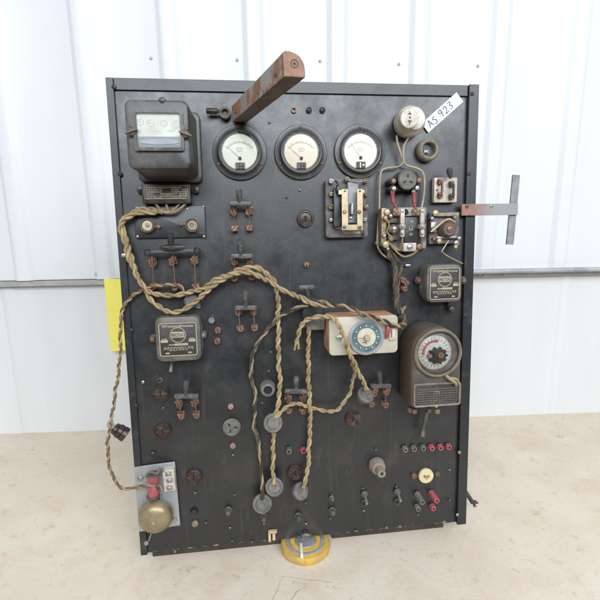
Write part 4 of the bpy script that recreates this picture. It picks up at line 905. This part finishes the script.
# raised keyhole trim: ring, neck and plate border
mb = MB(); mb.ring(c.x, c.y, HC-.004, HC+.009, RO-.0062, RO, None, 64, .0025); t.part('face_ring', mb, 'dusktrim')
mb = MB(); mb.lathe([(RO-.006, HC), (RO-.0065, HC+.0015), (.0375, HC+.0008), (.0001, HC+.0008)], Matrix.Translation((c.x, c.y, 0)), 60); t.part('face_recess', mb, 'duskface')
mb = MB(); mb.loops([[(x, y, HC-.001) for x, y in arch(w-.010, ytop-.005, a.y+.005)], [(x, y, HC+.0004) for x, y in arch(w-.010, ytop-.005, a.y+.005)]]); t.part('front_cover', mb, 'duskface')
a2 = t.L(412.8, 407.5, HC); b2 = t.L(460.5, 381, HC); px_, py_ = (a2.x+b2.x)/2, (a2.y+b2.y)/2; pw, ph = b2.x-a2.x, b2.y-a2.y
mb = MB(); o = rrect(pw, ph, .006, 6, px_, py_); i = rrect(pw-.008, ph-.008, .003, 6, px_, py_)
mb.loops([[(x, y, HC-.002) for x, y in o], [(x, y, HC+.003) for x, y in o], [(x, y, HC+.0045) for x, y in rrect(pw-.003, ph-.003, .005, 6, px_, py_)], [(x, y, HC+.003) for x, y in i], [(x, y, HC-.001) for x, y in i]], None, False, False); t.part('plate_border', mb, 'dusktrim')
mb = MB(); mb.rbox(px_, py_, HC-.0005, HC+.001, pw-.010, ph-.010, .002, .0003); pl = t.part('nameplate', mb, 'label')
mb = MB(); rs = random.Random(11); z = HC+.0011
for row in range(8):
    if row == 0: continue
    for sx in (-1, 1):
        x = px_+(0.003 if sx > 0 else -pw/2+.010); xe = px_+(pw/2-.010 if sx > 0 else -.003)
        while x < xe:
            l = rs.uniform(.002, .007); mb.box((min(x+l/2, xe), py_+ph/2-.008-row*.0046, z), (l, .0011, .0003)); x += l+.0012
mb.box((px_, py_, z), (.0008, ph-.016, .0003)); 
for sx in (-1, 1): mb.box((px_+sx*(pw/2-.0075), py_, z), (.0006, ph-.014, .0003))
mb.box((px_-.001, py_+.006, z+.0001), (.010, .0012, .0003)); mb.box((px_+.004, py_+.006-.003, z+.0001), (.0012, .006, .0003)); t.part('engraving', mb, 'engrave' if 'engrave' in M else 'oldporcelain', parent=pl)
# dial, red arc, gear knob
dx = t.L(434.5, 352.5, HC+.001); DX = Matrix.Translation((dx.x, dx.y, HC+.0008))
mb = MB(); mb.lathe([(.0335, 0), (.0330, .0016), (.0001, .0018)], DX, 56); dl = t.part('dial', mb, 'faded_dial' if 'faded_dial' in M else 'dial')
mb = MB()
for k in range(48):
    X = DX @ Matrix.Rotation(R(7.5*k), 4, 'Z'); mb.box((.0305, 0, .0019), (.0034 if k % 2 == 0 else .0018, .0007, .0003), X)
    if k % 2 == 0: mb.box((.0262, 0, .0019), (.0026, .0016, .0003), X)
t.part('scale', mb, 'ink', parent=dl)
mb = MB(); L0 = []
n = 20; vs = []; fs = []
for k in range(n+1):
    an = R(75+115*k/n)
    for rr_ in (.0205, .0252): vs.append((rr_*math.cos(an), rr_*math.sin(an), .0022))
for k in range(n): fs.append((2*k, 2*k+1, 2*k+3, 2*k+2))
mb.add(vs, fs, DX); t.part('red_arc', mb, 'red', parent=dl)
g = t.L(437.5, 355.5, HC+.006); n = 10; out = []
for k in range(n*8):
    an = 2*PI*k/(n*8); out.append((g.x+(.0182+.0020*math.tanh(2.5*math.cos(n*an)))*math.cos(an), g.y+(.0150+.0018*math.tanh(2.5*math.cos(n*an)))*math.sin(an)))
mb = MB(); mb.prism(out, HC+.003, HC+.009); kn = t.part('gear_knob', mb, 'bakelite', .0006)
mb = MB(); q = t.L(440.8, 355.3, HC+.010); mb.lathe([(.0066, HC+.0088), (.006, HC+.012), (.0001, HC+.0126)], Matrix.Translation((q.x, q.y, 0)), 24); mb.box((q.x, q.y, HC+.0127), (.0015, .009, .0006)); t.part('screw', mb, 'copper', parent=kn)
mb = MB(); q = t.L(430.2, 356.2, HC+.010); mb.lathe([(.0045, HC+.0088), (.004, HC+.0105), (.0001, HC+.0107)], Matrix.Translation((q.x, q.y, 0)), 20); t.part('index_button', mb, 'redrust', parent=kn)
mb = MB(); mb.lathe([(.0395, HC+.0100), (.03, HC+.0145), (.015, HC+.0165), (.0001, HC+.017)], Matrix.Translation((c.x, c.y, 0)), 48, False); t.part('glass', mb, 'glass')
mb = MB(); mb.tube(catmull([t.L(446, 375.5, HC+.006), t.L(450, 379, HC+.011), t.L(454, 381.5, HC+.010), t.L(456.5, 385, HC+.007)]), .0032, 10); mb.tube(catmull([t.L(449.5, 378, HC+.011), t.L(455, 378.6, HC+.012), t.L(458.3, 381, HC+.008)]), .0022, 8); t.part('seal_string', mb, 'tan')
mb = MB(); q = t.L(436.5, 406.2, HC+.004); mb.head(q.x, q.y, HC+.002, .0034, .003); t.part('screw', mb, 'palebrass')
for x, y, mm, r in ((409.5, 410.5, 'duskmetal', .005), (414.2, 411.5, 'copper', .006), (437, 411.5, 'brass', .006), (429, 411, 'duskmetal', .005)):
    mb = MB(); q = t.L(x, y, HC-.02); mb.cyl((q.x, q.y+.006, HC-.02), (q.x, q.y-.003, HC-.02), r, r*.9, 14); t.part('gland', mb, mm)
mb = MB(); mb.tube(catmull([t.L(427, 411, .03), t.L(425.5, 419, .022), t.L(423, 428, .014)]), .0042, 12); q = t.L(422.3, 433.5, .018); mb.lathe([(.003, 0), (.0055, .005), (.0062, .014), (.005, .018), (.001, .019)], frame(t.L(423.3, 428.5, .012), t.L(421.9, 438, .020)-t.L(423.3, 428.5, .012)), 14)
o = t.part('hanging_lug', mb, 'duskface')
# ------------------------------------------------------------------ doorbell
t = Thing('doorbell', 'doorbell with brass gong and red coil on a bare metal plate', 'doorbell', 157, 500)
cs = [t.L(x, y, .004) for x, y in ((134, 467.5), (174.8, 462), (180.3, 525.5), (139, 532))]
mb = MB(); mb.loops([[(p.x, p.y, 0) for p in reversed(cs)], [(p.x, p.y, .004) for p in reversed(cs)]]); t.part('plate', mb, 'bellplate', .0008)
for px, py in ((140.3, 478.5), (174.2, 519.8)):
    q = t.L(px, py, .004); mb = MB(); mb.lathe([(.0062, .0038), (.0055, .006), (.003, .007), (.0001, .0072)], Matrix.Translation((q.x, q.y, 0)), 20); t.part('screw', mb, 'steel')
q = t.L(154.6, 519, .030); mb = MB(); GR = .0335
mb.lathe([(GR, .018), (GR, .021), (GR*.97, .026), (GR*.86, .033), (GR*.62, .038), (GR*.3, .0405), (.0001, .041)], Matrix.Translation((q.x, q.y, 0)), 60); mb.loops([[(GR*.99*math.cos(2*PI*k/40)+q.x, GR*.99*math.sin(2*PI*k/40)+q.y, .0181) for k in range(40)]], None, False, True); gg = t.part('gong', mb, 'gong')
mb = MB(); mb.cyl((q.x, q.y, .004), (q.x, q.y, .018), .005); t.part('gong_post', mb, 'steel')
mb = MB(); mb.head(q.x+.001, q.y, .0400, .0052, .005); t.part('gong_screw', mb, 'brightsteel', parent=gg)
a = t.L(152.8, 474.5, .018); b = t.L(153.3, 496, .018)
mb = MB(); mb.cyl((a.x, a.y, .018), (b.x, b.y, .018), .0105, .0105, 24); co = t.part('coil', mb, 'red')
d = (b-a).normalized()
for p in (a, b):
    mb = MB(); mb.cyl((p.x-d.x*.002, p.y-d.y*.002, .018), (p.x+d.x*.002, p.y+d.y*.002, .018), .0125, .0125, 24); t.part('coil_flange', mb, 'duskmetal', parent=co)
mb = MB(); mb.tube(catmull([t.L(146, 477, .022), t.L(150, 472, .028), t.L(157, 473.5, .026), t.L(160, 468.5, .020), t.L(163, 472, .02)]), .0024, 8); t.part('lead', mb, 'greybake')
a = t.L(164.5, 492.5, .016); b = t.L(173.5, 469, .016); X = Matrix.Translation(((a.x+b.x)/2, (a.y+b.y)/2, 0)) @ Matrix.Rotation(R(2), 4, 'Z')
mb = MB(); mb.rbox(0, 0, .004, .016, b.x-a.x+.003, b.y-a.y-.002, .003, .0015, X); tb = t.part('terminal_block', mb, 'porcelain')
for px, py in ((168.3, 474), (169.5, 480.5), (169.5, 488)):
    q = t.L(px, py, .017); mb = MB(); mb.rbox(q.x, q.y, .0155, .0175, .012, .010, .002, .0004); mb.head(q.x, q.y, .0175, .0036, .0022); t.part('screw', mb, 'steel', parent=tb)
mb = MB(); slab(mb, 149.5, 498, 158.5, 506, .004, .016, .016, r=.002); mb.head(t.L(154, 502, .016).x, t.L(154, 502, .016).y, .016, .005, .004); t.part('armature', mb, 'bakelite')
mb = MB(); mb.tube(catmull([t.L(156, 506, .010), t.L(154, 520, .012), t.L(151.5, 532, .014), t.L(148.8, 541, .014)]), .0013, 8); q = t.L(146, 544.2, .014); mb.lathe([(.001, -.0035), (.0042, -.002), (.0045, .002), (.001, .0035)], Matrix.Translation((q.x, q.y, .010)), 14); t.part('striker', mb, 'steel')
# ------------------------------------------------------------------ cords
def cord_thing(name, label, anchor, group='twisted cloth-covered cords'):
    return Thing(name, label, 'cord', anchor[0], anchor[1], anchor[2] if len(anchor) > 2 else 0, group=group)
def path(t, pts): return [t.L(*p) for p in pts]
def plug(t, c, d, r=.019, m='greybake', name='plug', ln=.02):
    """round plug cap: disc with a raised collar round the cord; d = direction in which the cord leaves"""
    X = frame(c, d); mb = MB()
    mb.lathe([(r*.72, -ln), (r*.80, -ln*.55), (r*.97, -ln*.35), (r, -.003), (r*.93, .0), (r*.68, .001), (r*.60, .0035), (r*.42, .0042), (r*.30, .0035), (.0001, .002)], X, 36)
    o = t.part(name, mb, m)
    mb = MB()
    for s in (-1, 1): mb.box((s*.006, 0, -ln-.006), (.0015, .006, .014), X)
    mb.build('prong', M['brass'], o); return o
# tan cords from the terminals down the left side and across
t = cord_thing('twisted_cord', 'tan twisted cord pair looping from the brass nameplate across the board', (140, 210))
mb = MB()
com = [(163, 211.5, .016), (152, 210, .014), (141, 209.5, .014), (131, 213.5, .013), (123.5, 221, .012), (123.5, 231, .012), (127, 243, .014), (131, 257, .017), (134, 268, .015)]
mb.use('tan')
p1 = com + [(140, 281, .013), (150, 298, .013), (161, 308.5, .015), (172, 312, .020), (184, 309.5, .025), (196, 301, .026), (208, 290, .026), (222, 279.5, .032), (238, 270.5, .036), (254, 266.8, .036), (266, 273.5, .030), (275, 283, .020), (277.8, 297, .016), (278.2, 330, .012), (278.6, 360, .012), (280, 383, .013), (278.4, 402, .018), (275.2, 418, .032)]
q0 = strands(path(t, p1), .0027, .0026, .036, 2, 0)
cord(mb, path(t, p1), .0027, .0026, .036, 2, 0, ('tan', 'yellowcord'))
p2 = [(158, 212, .022), (149, 212.5, .020), (140, 212, .020), (130, 216, .018), (121.5, 223, .016), (121.8, 234, .016), (126, 246, .018), (129, 258, .021), (135, 272, .020), (142, 284, .021), (152, 293, .020), (167, 295.5, .018), (184, 293.5, .018), (200, 289.5, .020), (214, 281, .028), (228, 275, .034), (242, 272.5, .036), (256, 274.5, .034), (268, 280.5, .024), (276, 286, .024), (288, 292, .024), (302, 299, .040), (314, 303.5, .048), (330, 306.5, .052)]
cord(mb, path(t, p2), .0027, .0026, .036, 2, 1.2, ('tan', 'yellowcord'))
ct = t.part('braid', mb)
mb = MB()
for x0, x1 in ((157, 161), (164, 171), (178, 172), (184, 176)):
    mb.tube(catmull(path(t, [(x0+(2 if x0 > 160 else -2), 203.5, .010), ((x0+x1)/2, 208.5, .018), (x1-3, 212.5, .018), (x1-16, 211, .018)])), .0022, 8)
t.part('lead', mb, 'tan')
plug(t, t.L(273.2, 423, .034), (.1, .35, 1), .0195)
# its darker run across the timer
t = cord_thing('twisted_cord', 'dark and tan twisted cord running over the top of the cream timer', (365, 318))
mb = MB(); cord(mb, path(t, [(300, 297.5, .038), (314, 301, .046), (328, 304, .056), (340, 306, .066), (354, 310, .074), (370, 316.5, .080), (386, 322, .078), (398, 326, .070), (405, 324, .045)]), .0026, .0027, .036, 2, .4, ('greycord', 'tan')); t.part('braid', mb)
t = cord_thing('twisted_cord', 'yellow twisted cord hanging over the cream timer front down to an oval grey plug', (350, 350))
mb = MB(); cord(mb, path(t, [(296.5, 342, .034), (299, 333, .040), (303, 323, .046), (309, 319, .052), (320, 316, .058), (330, 317.5, .068), (337, 322.5, .078), (342, 331, .082), (346.5, 343, .082), (350.5, 355, .078), (356.5, 368, .060), (363, 381, .046), (366.8, 390, .038)]), .0025, .0024, .036, 2, 0, ('yellowcord', 'yellowcord'))
cord(mb, path(t, [(345.5, 342, .074), (351, 358, .060), (354.5, 372, .035), (351, 388, .020), (346.5, 399, .018), (339, 408, .018), (329, 411.5, .018), (314, 408.5, .022), (301, 404.5, .028), (289, 405, .028), (282, 411, .028), (276, 418, .034)]), .0022, .0021, .034, 2, 1, ('yellowcord', 'tan')); t.part('braid', mb)
mb = MB()
mb.tube(catmull(path(t, [(297, 340, .036), (295.5, 345, .034), (294.5, 350, .030)])), .0022); mb.tube(catmull(path(t, [(297.5, 340, .036), (298.5, 345, .034), (298.5, 349, .032)])), .0022); t.part('frayed_end', mb, 'yellowcord')
plug(t, t.L(366.3, 394.2, .032), (.25, .75, .75), .0180)
# straight yellow cord with plug, right
t = cord_thing('twisted_cord', 'straight yellow twisted cord hanging from the T-lever switch to a tilted plug', (308, 400))
mb = MB(); cord(mb, path(t, [(309.5, 326, .030), (308.2, 345, .016), (308.4, 370, .012), (309, 390, .026), (310, 405, .030), (310, 425, .018), (308.8, 448, .014), (308, 468, .016), (305.5, 480, .026), (303.2, 488, .034)]), .0026, .0024, .034, 2, 0, ('yellowcord', 'tan')); t.part('braid', mb)
plug(t, t.L(301.6, 491.2, .030), (.55, .45, .85), .0180)
# cord from the plug cap down to the middle plug
t = cord_thing('twisted_cord', 'short tan twisted cord from the grey plug cap down to the middle round plug', (273, 455))
mb = MB(); cord(mb, path(t, [(273.2, 430, .020), (273.4, 440, .014), (273, 455, .014), (272.8, 468, .018), (274, 478, .026), (274.8, 484.5, .034)]), .0025, .0023, .034, 2, 0, ('tan', 'yellowcord')); t.part('braid', mb)
plug(t, t.L(274.4, 487, .030), (.0, .42, .9), .0190)
# grey cord
t = cord_thing('twisted_cord', 'grey and tan worn cord curving from the dark block switch down to the lowest plug', (255, 400))
mb = MB(); cord(mb, path(t, [(308, 305, .036), (297, 308, .032), (286, 312.5, .024), (276, 320, .016), (267, 330, .012), (258, 343, .010), (252, 357, .010), (251, 370, .010), (253, 386, .010), (255.8, 398, .012), (254, 412, .012), (254.5, 426, .012), (258, 441, .012), (260.5, 458, .012), (261.8, 478, .018), (262.3, 491, .028), (262.6, 500, .034)]), .0022, .0022, .060, 3, 0, ('greycord', 'tan', 'greycord')); t.part('braid', mb)
plug(t, t.L(262.3, 504, .030), (.0, .30, 1), .0200)
# brown cord outside the left edge
t = cord_thing('twisted_cord', 'thin brown twisted cord hanging free outside the left edge down to the doorbell', (118, 380))
mb = MB(); cord(mb, path(t, [(187, 296, .014), (181, 287.5, .018), (170, 284.5, .024), (156, 285.5, .028), (145, 288.5, .016), (135, 294, .010), (126.5, 302.5, .010), (121.5, 314, .010), (120.5, 332, .010), (120.5, 352, .010), (118.5, 372, .010), (115.5, 392, .010), (113, 408, .010), (111.2, 422, .012), (108, 440, .014), (108, 455, .014), (110.5, 470, .016), (116.5, 483, .018), (126, 488.8, .020), (138, 487, .024), (148, 485.3, .034), (156, 485.5, .034), (162, 489, .024)]), .0019, .0018, .026, 2, 0, ('browncord', 'tan')); t.part('braid', mb)
mb = MB(); mb.tube(catmull(path(t, [(112, 428, .016), (108.5, 427, .020), (108.5, 422.5, .018), (111.5, 421.5, .014), (113.5, 426, .014)])), .0022); t.part('knot', mb, 'tan')
mb = MB(); a = t.L(113.5, 427.5, .014); b = t.L(126.5, 435.5, .014); X = frame(a, b-a); l = (b-a).length
mb.lathe([(.006, 0), (.0105, .002), (.0120, l*.25), (.0110, l*.3), (.0135, l*.36), (.0135, l*.6), (.0125, l*.63), (.0140, l*.68), (.0140, l*.97), (.012, l), (.0001, l)], X, 28); t.part('connector', mb, 'brownbake')
# dark cables from the contactor down behind the timer
t = cord_thing('cable_bundle', 'dark cloth cables running from the contactor down to the corner of the cream timer', (396, 290), None)
mb = MB()
cord(mb, path(t, [(384, 246, .020), (389, 254, .016), (394, 266, .014), (395.5, 282, .014), (395.3, 298, .014), (398, 308, .018), (402.5, 316, .030), (404.5, 323, .044), (401, 327, .060)]), .0028, .0027, .050, 3, 0, ('darkcord', 'browncord', 'darkcord'))
cord(mb, path(t, [(390, 250, .016), (397, 259, .014), (401, 268, .012), (399, 279, .014), (397.5, 292, .016), (399.5, 304, .018), (401, 314, .022)]), .0017, .0016, .03, 2, 0, ('browncord', 'greycord')); t.part('braid', mb)
mb = MB(); mb.tube(catmull(path(t, [(401, 310, .024), (405.5, 306.5, .028), (402, 313, .03), (405.5, 318.5, .034)])), .0018); t.part('string_tie', mb, 'tan')
# cream flex from the round switch round the contactor
t = cord_thing('flex', 'thin cream flex from the white round switch looping around the contactor', (400, 150), None)
mb = MB()
mb.tube(catmull(path(t, [(396.5, 135.5, .014), (397.5, 143, .014), (400.5, 153, .014), (403.5, 162, .012), (408, 166, .010), (416, 168, .010), (422.3, 172, .010), (424.4, 180, .010), (424, 192, .010), (422.5, 203, .010), (421, 209, .020)])), .0021, 10)
mb.tube(catmull(path(t, [(410, 136.5, .014), (406, 141.5, .014), (403.5, 148, .014), (403.5, 156, .016), (403, 163, .016), (398, 166.8, .012), (390, 167.6, .010), (382.5, 170, .010), (380.3, 176, .010), (379.6, 190, .010), (379.3, 206, .010), (378, 226, .010), (377.3, 242, .012), (379, 249.5, .014), (384.5, 256, .012), (391, 259, .012)])), .0019, 10)
t.part('sheath', mb, 'flexcream' if 'flexcream' in M else 'yellowcord')
mb = MB(); mb.lathe([(.001, -.004), (.0042, -.002), (.0042, .002), (.001, .004)], Matrix.Translation(t.L(377.3, 243, .014)), 16); t.part('knot', mb, 'oldporcelain')
# cable tail behind the right edge
t = cord_thing('cable_tail', 'frayed dark green-grey cable end poking out behind the lower right edge', (465, 492, -.03), None)
mb = MB(); mb.tube(catmull(path(t, [(455, 478, -.035), (464, 490, -.03), (469, 497, -.03), (472.5, 502.5, -.03)])), .0048, 12); t.part('sheath', mb, 'darkcord')
mb = MB()
for k in range(12):
    e = (random.uniform(472, 478.5), random.uniform(500, 507.5)); m_ = (473+random.uniform(-1, 1.5), 503+random.uniform(-1, 1))
    mb.tube(catmull(path(t, [(471.5, 501, -.03), (m_[0], m_[1], -.03+random.uniform(-.004, .004)), (e[0], e[1], -.03+random.uniform(-.008, .006))]), .004), .0013, 6)
t.part('frayed_strands', mb, 'darkcord')
# ------------------------------------------------------------------ yellow disc under the board
t = bpy.data.objects.new('yellow_disc', None); COL.objects.link(t)
tag(t, 'round yellow plastic disc with silver rings lying under the lower edge of the board', 'disc')
rd = (Pt(331.5, 548, .010)-Pt(282, 548, .010)).length/2; fr_ = Pt(307, 567.5, 0)
t.location = (fr_.x, fr_.y+rd, 0)
tl = Matrix.Rotation(R(0), 4, 'X')
mb = MB(); tl = Matrix.Scale(1.25, 4, (0, 0, 1)); mb.lathe([(rd*.93, 0), (rd, .004), (rd, .011), (rd*.96, .0145), (rd*.80, .0160), (rd*.78, .0146), (.0001, .0146)], tl, 72); mb.build('body', 'yellowtape', t)
mb = MB(); mb.lathe([(rd*.80, .0146), (rd*.78, .0170), (rd*.66, .0170), (rd*.65, .0150)], tl, 72); mb.build('outer_band', 'silver', t)
mb = MB(); mb.lathe([(rd*.64, .0148), (rd*.62, .0172), (rd*.45, .0172), (rd*.44, .0150)], tl, 72); mb.build('inner_ring', 'yellowtape', t)
mb = MB(); mb.lathe([(rd*.44, .0120), (rd*.44, .0150), (rd*.40, .0165), (rd*.20, .0152), (.0001, .0150)], tl, 72); mb.build('hub', 'silver', t)
mb = MB(); mb.rbox(-.010, -rd*.60, .0180, .0262, .0060, rd*.66, .002, .001); mb.build('clip', 'dial', t, .0004)
# ------------------------------------------------------------------ light
w = bpy.data.worlds.new('World'); S.world = w; w.use_nodes = True; nt = w.node_tree; bg = nt.nodes['Background']
tc = nt.nodes.new('ShaderNodeTexCoord'); sx = nt.nodes.new('ShaderNodeSeparateXYZ'); nt.links.new(tc.outputs['Generated'], sx.inputs[0])
mr = nt.nodes.new('ShaderNodeMapRange'); nt.links.new(sx.outputs['Z'], mr.inputs[0]); mr.inputs[1].default_value = -.25; mr.inputs[2].default_value = .55
cr = nt.nodes.new('ShaderNodeValToRGB'); e = cr.color_ramp.elements
e[0].position = 0; e[0].color = (.13, .115, .10, 1); e[1].position = 1; e[1].color = (1.15, 1.2, 1.28, 1)
k = cr.color_ramp.elements.new(.30); k.color = (.22, .21, .20, 1)
k = cr.color_ramp.elements.new(.62); k.color = (1.0, 1.05, 1.12, 1)
nt.links.new(mr.outputs[0], cr.inputs[0]); nt.links.new(cr.outputs[0], bg.inputs['Color']); bg.inputs['Strength'].default_value = .50
def area(name, loc, target, size, power, col):
    l = bpy.data.lights.new(name, 'AREA'); l.shape = 'RECTANGLE'; l.size = size[0]; l.size_y = size[1]; l.energy = power; l.color = col
    o = bpy.data.objects.new(name, l); COL.objects.link(o); o.location = loc
    o.rotation_euler = (Vector(target)-Vector(loc)).to_track_quat('-Z', 'Y').to_euler(); return o
area('sky_opening_light', (.9, CAM.y-2.3, 2.45), (.4, .1, .6), (4.8, 1.5), 245, (.87, .94, 1.0))
# ------------------------------------------------------------------ camera
cam = bpy.data.cameras.new('camera'); co = bpy.data.objects.new('camera', cam); COL.objects.link(co); S.camera = co
cam.sensor_width = 36; cam.lens = F/600*36; cam.clip_start = .02; cam.clip_end = 100
Rm = Matrix((Wd(Vector((1, 0, 0))), Wd(Vector((0, -1, 0))), Wd(Vector((0, 0, -1))))).transposed().to_4x4()
Rm.translation = CAM; co.matrix_world = Rm
S.render.engine = 'CYCLES'
S.render.resolution_x = 1024; S.render.resolution_y = 1024
S.view_settings.view_transform = 'Standard'; S.view_settings.look = 'None'; S.view_settings.gamma = 1; S.view_settings.exposure = -.10
print('YW', YW, 'CAM', CAM, 'top back', (PM @ Vector((0, BH, -.05))).y)
